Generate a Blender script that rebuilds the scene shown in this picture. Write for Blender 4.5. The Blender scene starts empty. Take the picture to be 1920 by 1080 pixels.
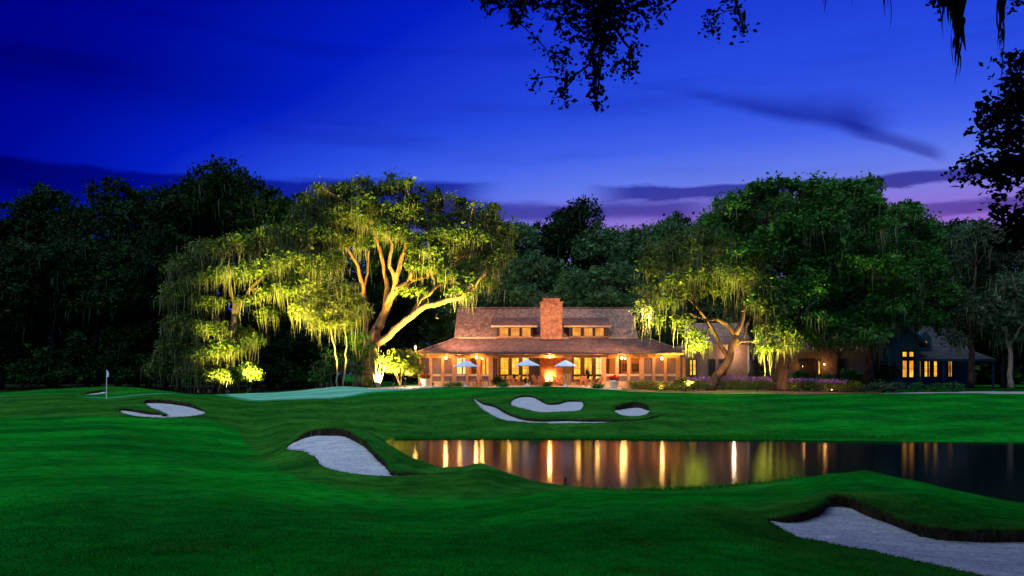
import bpy, math, random
import numpy as np
from mathutils import Vector, Matrix

SC = bpy.context.scene
COL = SC.collection
R = math.radians
FPX, HOR, CZ = 1663.0, 700.0, 3.5          # focal length and horizon row in photo pixels, camera height above the water

# ------------------------------------------------------------------ camera
cam_data = bpy.data.cameras.new("camera")
cam_data.sensor_width = 36.0
cam_data.lens = 36.0 * FPX / 1920.0
cam_data.shift_y = (HOR - 540.0) / 1920.0
cam_data.clip_start, cam_data.clip_end = 0.1, 6000.0
cam = bpy.data.objects.new("camera", cam_data)
cam.location = (0, 0, CZ)
cam.rotation_euler = (R(90), 0, 0)
COL.objects.link(cam)
SC.camera = cam

# ------------------------------------------------------------------ small node language
class E:
    """A scalar socket with arithmetic, to write sky formulas as formulas."""
    nt = None
    def __init__(s, k): s.k = k
    @staticmethod
    def op(o, *a):
        n = E.nt.nodes.new("ShaderNodeMath"); n.operation = o
        for i, v in enumerate(a):
            if isinstance(v, E): E.nt.links.new(v.k, n.inputs[i])
            else: n.inputs[i].default_value = float(v)
        return E(n.outputs[0])
    def __add__(s, o): return E.op("ADD", s, o)
    __radd__ = __add__
    def __sub__(s, o): return E.op("SUBTRACT", s, o)
    def __rsub__(s, o): return E.op("SUBTRACT", o, s)
    def __mul__(s, o): return E.op("MULTIPLY", s, o)
    __rmul__ = __mul__
    def __truediv__(s, o): return E.op("DIVIDE", s, o)
def sstep(a, b, x):
    """Smooth step from 0 at a to 1 at b (a may exceed b)."""
    n = E.nt.nodes.new("ShaderNodeMapRange"); n.interpolation_type = "SMOOTHSTEP"
    if a > b:
        a, b = b, a; n.inputs[3].default_value, n.inputs[4].default_value = 1.0, 0.0
    n.inputs[1].default_value, n.inputs[2].default_value = a, b
    E.nt.links.new(x.k, n.inputs[0])
    return E(n.outputs[0])
def noise_e(vec, scale, detail=3.0, rough=0.5):
    n = E.nt.nodes.new("ShaderNodeTexNoise")
    n.inputs["Scale"].default_value = scale; n.inputs["Detail"].default_value = detail; n.inputs["Roughness"].default_value = rough
    E.nt.links.new(vec, n.inputs["Vector"])
    return E(n.outputs[0])
def lin(r, g, b):
    f = lambda c: (c / 255 / 12.92) if c / 255 <= 0.04045 else ((c / 255 + 0.055) / 1.055) ** 2.4
    return (f(r), f(g), f(b), 1.0)

# ------------------------------------------------------------------ dusk sky
world = bpy.data.worlds.new("World"); SC.world = world; world.use_nodes = True
nt = world.node_tree; nt.nodes.clear(); E.nt = nt
out = nt.nodes.new("ShaderNodeOutputWorld"); bg = nt.nodes.new("ShaderNodeBackground")
nt.links.new(bg.outputs[0], out.inputs[0])
tc = nt.nodes.new("ShaderNodeTexCoord"); sep = nt.nodes.new("ShaderNodeSeparateXYZ")
nt.links.new(tc.outputs["Generated"], sep.inputs[0])
sx, sy, sz = (E(sep.outputs[i]) for i in range(3))
az = E.op("ARCTAN2", sx, sy)
hyp = E.op("SQRT", sx * sx + sy * sy + 1e-6)
te = sz / hyp                                             # tangent of the elevation
GA = R(24)                                                # azimuth of the afterglow
glow = sx * math.sin(GA) + sy * math.cos(GA)
t_az = sstep(0.50, 1.05, glow)
t_el = sstep(0.47, 0.10, te)
t = t_az * 0.45 + t_el * (0.10 + t_az * 0.22) + sstep(0.30, 0.18, te) * t_az * 0.30 + t_az * 0.03
ramp = nt.nodes.new("ShaderNodeValToRGB"); nt.links.new(t.k, ramp.inputs[0])
cr = ramp.color_ramp
stops = [(0.0, lin(0, 0, 128)), (0.12, lin(0, 8, 150)), (0.30, lin(2, 30, 196)), (0.52, lin(38, 74, 224)),
         (0.72, lin(66, 100, 235)), (0.90, lin(100, 124, 236)), (1.0, lin(120, 130, 230))]
while len(cr.elements) < len(stops): cr.elements.new(0.5)
for e_, (p_, c_) in zip(cr.elements, stops): e_.position = p_; e_.color = c_
def mixc(fac, a, b):
    n = nt.nodes.new("ShaderNodeMix"); n.data_type = "RGBA"
    nt.links.new(fac.k, n.inputs[0])
    for k, v in ((6, a), (7, b)):
        if isinstance(v, tuple): n.inputs[k].default_value = v
        else: nt.links.new(v, n.inputs[k])
    return n.outputs[2]
def mulc(a, c):
    n = nt.nodes.new("ShaderNodeMix"); n.data_type = "RGBA"; n.blend_type = "MULTIPLY"; n.inputs[0].default_value = 1.0
    nt.links.new(a, n.inputs[6]); n.inputs[7].default_value = c
    return n.outputs[2]
sky = ramp.outputs[0]
# rose light low over the horizon below the afterglow
sky = mixc(sstep(0.212, 0.155, te) * sstep(0.80, 1.0, glow) * 0.9, sky, lin(150, 105, 205))
cmb = nt.nodes.new("ShaderNodeCombineXYZ")
for i, v in enumerate((az * 3.0, te * 26.0)): nt.links.new(v.k, cmb.inputs[i])
cmb2 = nt.nodes.new("ShaderNodeCombineXYZ")
for i, v in enumerate((az * 14.0, te * 60.0)): nt.links.new(v.k, cmb2.inputs[i])
cmb3 = nt.nodes.new("ShaderNodeCombineXYZ")
for i, v in enumerate((az * 9.0, te * 14.0)): nt.links.new(v.k, cmb3.inputs[i])
n_big = noise_e(cmb.outputs[0], 1.0, 4.0, 0.55); n_fine = noise_e(cmb2.outputs[0], 1.0, 4.0, 0.6); n_soft = noise_e(cmb3.outputs[0], 1.0, 3.0, 0.5)
tw = te + (n_big - 0.5) * 0.022 + (n_fine - 0.5) * 0.014
# long bank on the dark side, thin dark bar below the glow, low streaks
bank = sstep(0.217, 0.207, tw) * sstep(0.150, 0.19, tw) * sstep(-0.01, -0.08, az + (n_big - 0.5) * 0.1)
bar = sstep(0.211, 0.205, tw) * sstep(0.190, 0.196, tw + (n_fine - 0.5) * 0.01) * sstep(0.07, 0.14, az)
low = sstep(0.196, 0.186, tw) * sstep(0.166, 0.178, tw) * sstep(-0.25, -0.08, az) * sstep(0.27, 0.17, az)
low2 = sstep(0.176, 0.171, tw) * sstep(0.160, 0.166, tw) * sstep(0.36, 0.42, az)
up_line = te - (0.322 - (az - 0.131) * 0.292) - (n_soft - 0.5) * 0.022
wt = (az - 0.11) / 0.29
wedge = sstep(-0.004, 0.012, up_line) * sstep(0.055, 0.008, up_line / E.op("MAXIMUM", wt, 0.15)) * 1.28 * sstep(0.09, 0.30, az) * sstep(0.425, 0.365, az + (n_soft - 0.5) * 0.06)
tail_d = te - (0.243 - (az - 0.388) * 0.40) - (n_soft - 0.5) * 0.012
tail = sstep(-0.006, 0.001, tail_d) * sstep(0.017, 0.004, tail_d) * sstep(0.34, 0.39, az) * sstep(0.46, 0.438, az)
haze_l = sstep(0.26, 0.30, te) * sstep(0.36, 0.31, te) * sstep(0.02, -0.45, az) * n_big * 0.5
veil = sstep(0.50, 0.72, n_big) * sstep(0.18, 0.26, te) * 0.25
dark = E.op("MINIMUM", bank * 0.92 + bar * 0.9 + low * 0.80 + low2 * 0.7 + wedge * 0.62 + tail * 0.66 + haze_l + veil, 1.0)
sky = mixc(dark, sky, mulc(sky, (0.17, 0.14, 0.40, 1)))
# below the horizon: dim ground tone so nothing bright shines from beneath
sky = mixc(sstep(0.0, -0.08, te), sky, lin(4, 12, 40))
nt.links.new(sky, bg.inputs[0]); bg.inputs[1].default_value = 1.0

sun_d = bpy.data.lights.new("sun", "SUN"); sun_d.energy = 3.3; sun_d.angle = R(85); sun_d.color = (0.66, 0.84, 1.0)
sun = bpy.data.objects.new("sun", sun_d); sun.rotation_euler = (R(15), R(-18), 0); sun.location = (0, 0, 60); COL.objects.link(sun)

SC.view_settings.view_transform = "Standard"; SC.view_settings.look = "None"
SC.view_settings.exposure = 0.0; SC.view_settings.gamma = 1.0; SC.view_settings.use_curve_mapping = False
SC.render.engine = "CYCLES"
SC.cycles.use_denoising = True
try: SC.cycles.denoiser = "OPENIMAGEDENOISE"
except Exception: pass
SC.cycles.max_bounces = 5; SC.cycles.diffuse_bounces = 2; SC.cycles.glossy_bounces = 3; SC.cycles.transmission_bounces = 3
SC.cycles.sample_clamp_indirect = 6.0

# ------------------------------------------------------------------ materials
def mat(name, col, col2=None, rough=0.8, scale=3.0, bump=0.0, bscale=20.0, emit=None, tint=False, spec=0.3, metal=0.0, stretch=None, trans=0.0):
    m = bpy.data.materials.new(name); m.use_nodes = True
    t_ = m.node_tree; p = t_.nodes["Principled BSDF"]
    p.inputs["Roughness"].default_value = rough; p.inputs["Metallic"].default_value = metal
    p.inputs["Specular IOR Level"].default_value = spec
    p.inputs["Base Color"].default_value = (*col, 1)
    tcn = t_.nodes.new("ShaderNodeTexCoord"); vec = tcn.outputs["Object"]
    if stretch:
        mp = t_.nodes.new("ShaderNodeMapping"); mp.inputs["Scale"].default_value = stretch
        t_.links.new(vec, mp.inputs[0]); vec = mp.outputs[0]
    if col2 is not None:
        mx = t_.nodes.new("ShaderNodeMix"); mx.data_type = "RGBA"
        mx.inputs[6].default_value = (*col, 1); mx.inputs[7].default_value = (*col2, 1)
        if tint:
            at = t_.nodes.new("ShaderNodeAttribute"); at.attribute_name = "tint"
            t_.links.new(at.outputs["Fac"], mx.inputs[0])
        else:
            nz = t_.nodes.new("ShaderNodeTexNoise"); nz.inputs["Scale"].default_value = scale; nz.inputs["Detail"].default_value = 5
            t_.links.new(vec, nz.inputs["Vector"])
            rp = t_.nodes.new("ShaderNodeMapRange"); rp.inputs[1].default_value = 0.32; rp.inputs[2].default_value = 0.68
            t_.links.new(nz.outputs[0], rp.inputs[0]); t_.links.new(rp.outputs[0], mx.inputs[0])
        t_.links.new(mx.outputs[2], p.inputs["Base Color"])
        if trans > 0:
            tr = t_.nodes.new("ShaderNodeBsdfTranslucent"); t_.links.new(mx.outputs[2], tr.inputs[0])
            ms = t_.nodes.new("ShaderNodeMixShader"); ms.inputs[0].default_value = trans
            t_.links.new(p.outputs[0], ms.inputs[1]); t_.links.new(tr.outputs[0], ms.inputs[2])
            t_.links.new(ms.outputs[0], t_.nodes["Material Output"].inputs[0])
    if bump:
        bz = t_.nodes.new("ShaderNodeTexNoise"); bz.inputs["Scale"].default_value = bscale; bz.inputs["Detail"].default_value = 4
        t_.links.new(vec, bz.inputs["Vector"])
        bn = t_.nodes.new("ShaderNodeBump"); bn.inputs["Strength"].default_value = bump; bn.inputs["Distance"].default_value = 0.05
        t_.links.new(bz.outputs[0], bn.inputs["Height"]); t_.links.new(bn.outputs[0], p.inputs["Normal"])
    if emit:
        p.inputs["Emission Color"].default_value = (*emit[:3], 1); p.inputs["Emission Strength"].default_value = emit[3]
    return m

def grass_mat(name, base, alt, rough_col=None, big=0.22, mottling=1.0):
    m = bpy.data.materials.new(name); m.use_nodes = True
    t_ = m.node_tree; p = t_.nodes["Principled BSDF"]; p.inputs["Roughness"].default_value = 0.85
    p.inputs["Specular IOR Level"].default_value = 0.0
    tcn = t_.nodes.new("ShaderNodeTexCoord"); vec = tcn.outputs["Object"]
    def nz(s, d, lo, hi, st=None):
        n = t_.nodes.new("ShaderNodeTexNoise"); n.inputs["Scale"].default_value = s; n.inputs["Detail"].default_value = d
        v = vec
        if st:
            mp = t_.nodes.new("ShaderNodeMapping"); mp.inputs["Scale"].default_value = st; t_.links.new(vec, mp.inputs[0]); v = mp.outputs[0]
        t_.links.new(v, n.inputs["Vector"])
        r = t_.nodes.new("ShaderNodeMapRange"); r.inputs[1].default_value = lo; r.inputs[2].default_value = hi
        t_.links.new(n.outputs[0], r.inputs[0]); return r.outputs[0]
    def mix(f, a, b, blend="MIX"):
        n = t_.nodes.new("ShaderNodeMix"); n.data_type = "RGBA"; n.blend_type = blend
        if hasattr(f, "links"): t_.links.new(f, n.inputs[0])
        else: n.inputs[0].default_value = f
        for k, v in ((6, a), (7, b)):
            if isinstance(v, tuple): n.inputs[k].default_value = (*v, 1) if len(v) == 3 else v
            else: t_.links.new(v, n.inputs[k])
        return n.outputs[2]
    c = mix(nz(big, 4, 0.35, 0.65), base, alt)
    if rough_col:
        at = t_.nodes.new("ShaderNodeAttribute"); at.attribute_name = "rough"
        rc = mix(nz(0.5, 5, 0.3, 0.7), rough_col[0], rough_col[1])
        c = mix(at.outputs["Fac"], c, rc)
    # clumps, blades and the odd dry fleck
    g = t_.nodes.new("ShaderNodeMapRange"); g.inputs[3].default_value = 1 - 0.34 * mottling; g.inputs[4].default_value = 1 + 0.34 * mottling
    t_.links.new(nz(2.2, 6, 0.3, 0.7), g.inputs[0]); c2 = t_.nodes.new("ShaderNodeMix"); c2.data_type = "RGBA"; c2.blend_type = "MULTIPLY"; c2.inputs[0].default_value = 1
    t_.links.new(c, c2.inputs[6]); t_.links.new(g.outputs[0], c2.inputs[7])
    g2 = t_.nodes.new("ShaderNodeMapRange"); g2.inputs[3].default_value = 0.66; g2.inputs[4].default_value = 1.34
    t_.links.new(nz(28, 3, 0.3, 0.7, (1, 0.55, 1)), g2.inputs[0]); c3 = t_.nodes.new("ShaderNodeMix"); c3.data_type = "RGBA"; c3.blend_type = "MULTIPLY"; c3.inputs[0].default_value = 1
    t_.links.new(c2.outputs[2], c3.inputs[6]); t_.links.new(g2.outputs[0], c3.inputs[7])
    t_.links.new(c3.outputs[2], p.inputs["Base Color"])
    wv = t_.nodes.new("ShaderNodeTexWave"); wv.inputs["Scale"].default_value = 0.06; wv.inputs["Distortion"].default_value = 0.7; wv.inputs["Detail"].default_value = 1.0
    mpw = t_.nodes.new("ShaderNodeMapping"); mpw.inputs["Rotation"].default_value = (0, 0, R(62)); t_.links.new(vec, mpw.inputs[0]); t_.links.new(mpw.outputs[0], wv.inputs["Vector"])
    wr = t_.nodes.new("ShaderNodeMapRange"); wr.inputs[1].default_value, wr.inputs[2].default_value = 0.35, 0.65; wr.inputs[3].default_value, wr.inputs[4].default_value = 0.88, 1.13; t_.links.new(wv.outputs["Fac"], wr.inputs[0])
    c4 = t_.nodes.new("ShaderNodeMix"); c4.data_type = "RGBA"; c4.blend_type = "MULTIPLY"; c4.inputs[0].default_value = 1.0; t_.links.new(c3.outputs[2], c4.inputs[6]); t_.links.new(wr.outputs[0], c4.inputs[7])
    c5 = mix(nz(0.9, 6, 0.60, 0.74), c4.outputs[2], mix(0.5, c4.outputs[2], (0.030, 0.060, 0.006)))
    t_.links.new(c5, p.inputs["Base Color"])
    bz = t_.nodes.new("ShaderNodeTexNoise"); bz.inputs["Scale"].default_value = 34; bz.inputs["Detail"].default_value = 3; t_.links.new(vec, bz.inputs["Vector"])
    bn = t_.nodes.new("ShaderNodeBump"); bn.inputs["Strength"].default_value = 0.45; bn.inputs["Distance"].default_value = 0.03
    t_.links.new(bz.outputs[0], bn.inputs["Height"]); t_.links.new(bn.outputs[0], p.inputs["Normal"])
    return m

M = {}
M["grass"] = grass_mat("grass", (0.0038, 0.145, 0.0085), (0.0022, 0.070, 0.0072), ((0.022, 0.108, 0.010), (0.006, 0.056, 0.007)))
M["green"] = grass_mat("putting_green", (0.125, 0.36, 0.245), (0.085, 0.31, 0.20), None, 0.15, 0.25)
M["collar"] = grass_mat("collar", (0.035, 0.20, 0.075), (0.022, 0.16, 0.05), None, 0.3, 0.6)
M["lawn_lamplight"] = grass_mat("lamplit_lawn", (0.10, 0.16, 0.03), (0.16, 0.19, 0.05), None, 0.4, 0.8)  # yellow lamplight put into the turf colour
def sand_mat():
    m = mat("sand", (0.42, 0.445, 0.475), (0.52, 0.535, 0.555), 0.95, 1.6, 0.9, 11.0); t_ = m.node_tree; p = t_.nodes["Principled BSDF"]
    src = p.inputs["Base Color"].links[0].from_socket; tcn = t_.nodes.new("ShaderNodeTexCoord"); prev = src
    for sc_, lo, hi, dark_ in ((16.0, 0.36, 0.60, 0.72), (7.0, 0.66, 0.70, 0.42), (55.0, 0.3, 0.7, 0.82)):
        n = t_.nodes.new("ShaderNodeTexNoise"); n.inputs["Scale"].default_value = sc_; n.inputs["Detail"].default_value = 4; t_.links.new(tcn.outputs["Object"], n.inputs["Vector"])
        q = t_.nodes.new("ShaderNodeMapRange"); q.inputs[1].default_value, q.inputs[2].default_value = lo, hi
        q.inputs[3].default_value, q.inputs[4].default_value = (1.0, dark_) if sc_ == 7.0 else (dark_, 1.0)
        t_.links.new(n.outputs[0], q.inputs[0]); x = t_.nodes.new("ShaderNodeMix"); x.data_type = "RGBA"; x.blend_type = "MULTIPLY"; x.inputs[0].default_value = 1
        t_.links.new(prev, x.inputs[6]); t_.links.new(q.outputs[0], x.inputs[7]); prev = x.outputs[2]
    wv = t_.nodes.new("ShaderNodeTexNoise"); wv.inputs["Scale"].default_value = 1.0; wv.inputs["Detail"].default_value = 5; wv.inputs["Distortion"].default_value = 0.8
    mp = t_.nodes.new("ShaderNodeMapping"); mp.inputs["Rotation"].default_value = (0, 0, R(28)); mp.inputs["Scale"].default_value = (0.7, 7.5, 1); t_.links.new(tcn.outputs["Object"], mp.inputs[0]); t_.links.new(mp.outputs[0], wv.inputs["Vector"])
    q = t_.nodes.new("ShaderNodeMapRange"); q.inputs[1].default_value, q.inputs[2].default_value = 0.36, 0.62; q.inputs[3].default_value, q.inputs[4].default_value = 0.70, 1.08; t_.links.new(wv.outputs["Fac"], q.inputs[0])
    x = t_.nodes.new("ShaderNodeMix"); x.data_type = "RGBA"; x.blend_type = "MULTIPLY"; x.inputs[0].default_value = 1; t_.links.new(prev, x.inputs[6]); t_.links.new(q.outputs[0], x.inputs[7]); prev = x.outputs[2]
    t_.links.new(prev, p.inputs["Base Color"]); return m
M["sand"] = sand_mat()
M["lip"] = mat("lip_soil", (0.014, 0.012, 0.008), (0.075, 0.052, 0.030), 1.0, 9.0, 1.0, 14.0, stretch=(1, 1, 0.25), spec=0.0)
M["lipgrass"] = mat("lip_grass", (0.005, 0.045, 0.005), (0.045, 0.075, 0.016), 0.9, tint=True, spec=0.0)
M["patio"] = mat("patio_stone", (0.42, 0.34, 0.25), (0.52, 0.43, 0.32), 0.85, 1.5)
M["mulch"] = mat("mulch", (0.16, 0.065, 0.035), (0.26, 0.11, 0.06), 0.95, 3.0, 0.6, 8.0)
M["path"] = mat("cart_path", (0.26, 0.25, 0.24), (0.33, 0.31, 0.29), 0.9, 1.0)
M["ground_shade"] = mat("wood_shade", (0.010, 0.012, 0.005), (0.030, 0.022, 0.012), 1.0, 1.2, spec=0.0)  # near-black ground, the trees' shade put into its colour
M["earth"] = mat("earth", (0.010, 0.016, 0.007), (0.02, 0.02, 0.01), 1.0, 0.3)
M["bark"] = mat("oak_bark", (0.16, 0.115, 0.075), (0.30, 0.22, 0.15), 0.95, 5.0, 1.0, 9.0, stretch=(1, 1, 0.3))
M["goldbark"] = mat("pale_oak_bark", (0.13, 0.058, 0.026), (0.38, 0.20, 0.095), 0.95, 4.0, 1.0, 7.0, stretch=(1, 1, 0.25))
M["midbark"] = mat("brown_bark", (0.045, 0.026, 0.016), (0.12, 0.07, 0.04), 0.95, 4.0, 1.0, 8.0, stretch=(1, 1, 0.3))
M["darkbark"] = mat("dark_bark", (0.045, 0.035, 0.028), (0.08, 0.06, 0.045), 0.95, 5.0, 0.8, 9.0, stretch=(1, 1, 0.3))
M["palebark"] = mat("pale_bark", (0.26, 0.20, 0.14), (0.38, 0.30, 0.21), 0.9, 4.0)
M["leaf"] = mat("oak_leaf", (0.026, 0.066, 0.006), (0.12, 0.17, 0.014), 0.65, tint=True, trans=0.25, spec=0.25)
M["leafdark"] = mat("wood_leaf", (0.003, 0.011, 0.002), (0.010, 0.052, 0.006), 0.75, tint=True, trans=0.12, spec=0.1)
M["leafmid"] = mat("tree_leaf", (0.018, 0.085, 0.010), (0.060, 0.22, 0.024), 0.7, tint=True, trans=0.2, spec=0.15)
M["leafback"] = mat("far_leaf", (0.030, 0.080, 0.026), (0.10, 0.21, 0.065), 0.75, tint=True, trans=0.2, spec=0.1)
M["leafgrey"] = mat("grey_leaf", (0.026, 0.060, 0.026), (0.075, 0.12, 0.055), 0.75, tint=True, trans=0.2, spec=0.15)
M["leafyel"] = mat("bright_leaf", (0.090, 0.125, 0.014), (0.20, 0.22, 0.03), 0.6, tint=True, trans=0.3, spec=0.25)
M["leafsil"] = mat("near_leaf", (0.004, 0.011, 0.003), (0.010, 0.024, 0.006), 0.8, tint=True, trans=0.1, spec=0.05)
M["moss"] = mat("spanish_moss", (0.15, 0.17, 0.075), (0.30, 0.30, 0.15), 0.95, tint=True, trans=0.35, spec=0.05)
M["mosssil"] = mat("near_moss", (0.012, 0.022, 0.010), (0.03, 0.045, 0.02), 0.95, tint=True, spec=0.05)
M["purple"] = mat("purple_flower", (0.32, 0.09, 0.40), (0.52, 0.25, 0.60), 0.7, tint=True)
M["red"] = mat("red_flower", (0.60, 0.008, 0.01), (0.75, 0.03, 0.02), 0.7, tint=True)
M["wood"] = mat("porch_wood", (0.42, 0.185, 0.07), (0.52, 0.25, 0.10), 0.6, 2.0, stretch=(1, 1, 6))
M["ceilwood"] = mat("porch_ceiling", (0.36, 0.18, 0.08), (0.44, 0.23, 0.11), 0.6, 2.0)
M["trim"] = mat("pale_trim", (0.50, 0.29, 0.13), (0.58, 0.36, 0.18), 0.6, 2.0)
M["dark_trim"] = mat("dark_trim", (0.045, 0.028, 0.022), (0.065, 0.04, 0.03), 0.5, 3.0)
M["screen"] = mat("insect_screen", (0.15, 0.085, 0.07), (0.19, 0.11, 0.09), 0.9, 1.0)
M["navy"] = mat("dark_curtain", (0.018, 0.020, 0.035), (0.03, 0.03, 0.05), 0.8, 2.0)
M["curtain"] = mat("striped_curtain", (0.10, 0.075, 0.06), (0.22, 0.17, 0.13), 0.9, 4.0, stretch=(6, 6, 0.1))
M["teak"] = mat("teak", (0.50, 0.17, 0.06), (0.60, 0.24, 0.09), 0.6, 4.0)
M["canvas"] = mat("pale_canvas", (0.50, 0.62, 0.80), (0.56, 0.67, 0.84), 0.85, 2.0)
M["metal"] = mat("painted_metal", (0.62, 0.60, 0.56), None, 0.4)
M["black"] = mat("black_metal", (0.015, 0.015, 0.016), None, 0.5)
M["white"] = mat("white_paint", (0.78, 0.78, 0.78), None, 0.5)
M["pot"] = mat("white_pot", (0.72, 0.66, 0.56), (0.78, 0.72, 0.62), 0.6)
M["siding"] = mat("blue_grey_siding", (0.020, 0.075, 0.115), (0.028, 0.09, 0.135), 0.7, 2.0)
M["greyroof"] = mat("grey_shingle", (0.045, 0.045, 0.058), (0.085, 0.085, 0.10), 0.85, 5.0)
M["wingwall"] = mat("pale_brick_wall", (0.32, 0.19, 0.14), (0.42, 0.27, 0.20), 0.85, 3.0, 0.4, 8.0)
M["glow"] = mat("lamp_glass", (0.9, 0.8, 0.6), None, 0.3, emit=(1.0, 0.70, 0.30, 14.0))
M["glow_s"] = mat("uplight_glass", (0.9, 0.8, 0.6), None, 0.3, emit=(1.0, 0.80, 0.40, 8.0))
M["fire"] = mat("flame", (0.9, 0.5, 0.2), None, 0.5, emit=(1.0, 0.66, 0.26, 9.0))

def lit_mat(name, c1, c2, s, scale=1.2):
    """A lit pane: what shows through it is a bright room of uneven tone."""
    m = bpy.data.materials.new(name); m.use_nodes = True; t_ = m.node_tree
    p = t_.nodes["Principled BSDF"]; p.inputs["Roughness"].default_value = 0.08; p.inputs["Base Color"].default_value = (0.02, 0.02, 0.02, 1)
    tcn = t_.nodes.new("ShaderNodeTexCoord"); nz = t_.nodes.new("ShaderNodeTexNoise"); nz.inputs["Scale"].default_value = scale; nz.inputs["Detail"].default_value = 3
    t_.links.new(tcn.outputs["Object"], nz.inputs["Vector"])
    rp = t_.nodes.new("ShaderNodeMapRange"); rp.inputs[1].default_value = 0.35; rp.inputs[2].default_value = 0.65; t_.links.new(nz.outputs[0], rp.inputs[0])
    mx = t_.nodes.new("ShaderNodeMix"); mx.data_type = "RGBA"; mx.inputs[6].default_value = (*c1, 1); mx.inputs[7].default_value = (*c2, 1)
    t_.links.new(rp.outputs[0], mx.inputs[0]); t_.links.new(mx.outputs[2], p.inputs["Emission Color"]); p.inputs["Emission Strength"].default_value = s
    return m
M["lit"] = lit_mat("lit_pane", (0.72, 0.24, 0.008), (1.0, 0.64, 0.05), 1.3, 1.5)
M["litwarm"] = lit_mat("lit_amber_pane", (0.75, 0.20, 0.015), (1.0, 0.48, 0.06), 0.95, 1.6)
M["litpale"] = lit_mat("lit_pale_pane", (1.0, 0.66, 0.16), (1.0, 0.78, 0.3), 1.2)

def brick_mat(name, a, b, mortar, sx_=1.0):
    m = bpy.data.materials.new(name); m.use_nodes = True; t_ = m.node_tree; p = t_.nodes["Principled BSDF"]; p.inputs["Roughness"].default_value = 0.9
    tcn = t_.nodes.new("ShaderNodeTexCoord"); mp = t_.nodes.new("ShaderNodeMapping"); mp.inputs["Rotation"].default_value = (R(90), 0, 0)
    t_.links.new(tcn.outputs["Object"], mp.inputs[0])
    bk = t_.nodes.new("ShaderNodeTexBrick"); t_.links.new(mp.outputs[0], bk.inputs["Vector"])
    bk.inputs["Color1"].default_value = (*a, 1); bk.inputs["Color2"].default_value = (*b, 1); bk.inputs["Mortar"].default_value = (*mortar, 1)
    bk.inputs["Scale"].default_value = 4.0 * sx_; bk.inputs["Mortar Size"].default_value = 0.018
    nz = t_.nodes.new("ShaderNodeTexNoise"); nz.inputs["Scale"].default_value = 3.2; nz.inputs["Detail"].default_value = 6; t_.links.new(tcn.outputs["Object"], nz.inputs["Vector"])
    q = t_.nodes.new("ShaderNodeMapRange"); q.inputs[1].default_value, q.inputs[2].default_value, q.inputs[3].default_value, q.inputs[4].default_value = 0.32, 0.68, 0.55, 1.25; t_.links.new(nz.outputs[0], q.inputs[0])
    x = t_.nodes.new("ShaderNodeMix"); x.data_type = "RGBA"; x.blend_type = "MULTIPLY"; x.inputs[0].default_value = 1; t_.links.new(bk.outputs[0], x.inputs[6]); t_.links.new(q.outputs[0], x.inputs[7]); t_.links.new(x.outputs[2], p.inputs["Base Color"])
    bn = t_.nodes.new("ShaderNodeBump"); bn.inputs["Strength"].default_value = 0.5; bn.inputs["Distance"].default_value = 0.02; bn.invert = True
    t_.links.new(bk.outputs["Fac"], bn.inputs["Height"]); t_.links.new(bn.outputs[0], p.inputs["Normal"])
    return m
M["brick"] = brick_mat("warm_brick", (0.50, 0.145, 0.045), (0.62, 0.22, 0.08), (0.46, 0.28, 0.17))

def shingle_mat(name, a, b, c):
    m = bpy.data.materials.new(name); m.use_nodes = True; t_ = m.node_tree; p = t_.nodes["Principled BSDF"]; p.inputs["Roughness"].default_value = 0.85
    tcn = t_.nodes.new("ShaderNodeTexCoord")
    vo = t_.nodes.new("ShaderNodeTexVoronoi"); vo.inputs["Scale"].default_value = 1.0
    mp = t_.nodes.new("ShaderNodeMapping"); mp.inputs["Scale"].default_value = (4.5, 2.0, 4.0); t_.links.new(tcn.outputs["Object"], mp.inputs[0]); t_.links.new(mp.outputs[0], vo.inputs["Vector"])
    sp = t_.nodes.new("ShaderNodeSeparateColor"); t_.links.new(vo.outputs["Color"], sp.inputs[0])
    rp = t_.nodes.new("ShaderNodeValToRGB"); t_.links.new(sp.outputs[0], rp.inputs[0])
    rp.color_ramp.elements[0].color = (*a, 1); rp.color_ramp.elements[1].color = (*c, 1); e_ = rp.color_ramp.elements.new(0.5); e_.color = (*b, 1)
    t_.links.new(rp.outputs[0], p.inputs["Base Color"])
    return m
M["shingle"] = shingle_mat("cedar_shingle", (0.18, 0.085, 0.053), (0.28, 0.145, 0.095), (0.41, 0.235, 0.16))
M["shingle_dark"] = shingle_mat("porch_shingle", (0.10, 0.040, 0.027), (0.145, 0.062, 0.042), (0.20, 0.095, 0.066))

wm = bpy.data.materials.new("pond_water"); wm.use_nodes = True; t_ = wm.node_tree; t_.nodes.clear()
wo = t_.nodes.new("ShaderNodeOutputMaterial"); wx = t_.nodes.new("ShaderNodeMixShader"); wf = t_.nodes.new("ShaderNodeFresnel"); wf.inputs[0].default_value = 1.33
wd_ = t_.nodes.new("ShaderNodeBsdfDiffuse"); wd_.inputs[0].default_value = (0.002, 0.005, 0.008, 1)
wg = t_.nodes.new("ShaderNodeBsdfAnisotropic"); wg.distribution = "BECKMANN"; wg.inputs["Color"].default_value = (0.54, 0.55, 0.58, 1); wg.inputs["Roughness"].default_value = 0.118
wn = t_.nodes.new("ShaderNodeTexNoise"); wn.inputs["Scale"].default_value = 1.0; wn.inputs["Detail"].default_value = 3
wtc = t_.nodes.new("ShaderNodeTexCoord"); wmp = t_.nodes.new("ShaderNodeMapping"); wmp.inputs["Scale"].default_value = (0.5, 2.6, 1); t_.links.new(wtc.outputs["Object"], wmp.inputs[0]); t_.links.new(wmp.outputs[0], wn.inputs["Vector"])
wb = t_.nodes.new("ShaderNodeBump"); wb.inputs["Strength"].default_value = 0.05; wb.inputs["Distance"].default_value = 0.02; t_.links.new(wn.outputs[0], wb.inputs["Height"]); t_.links.new(wb.outputs[0], wg.inputs["Normal"])
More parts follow.
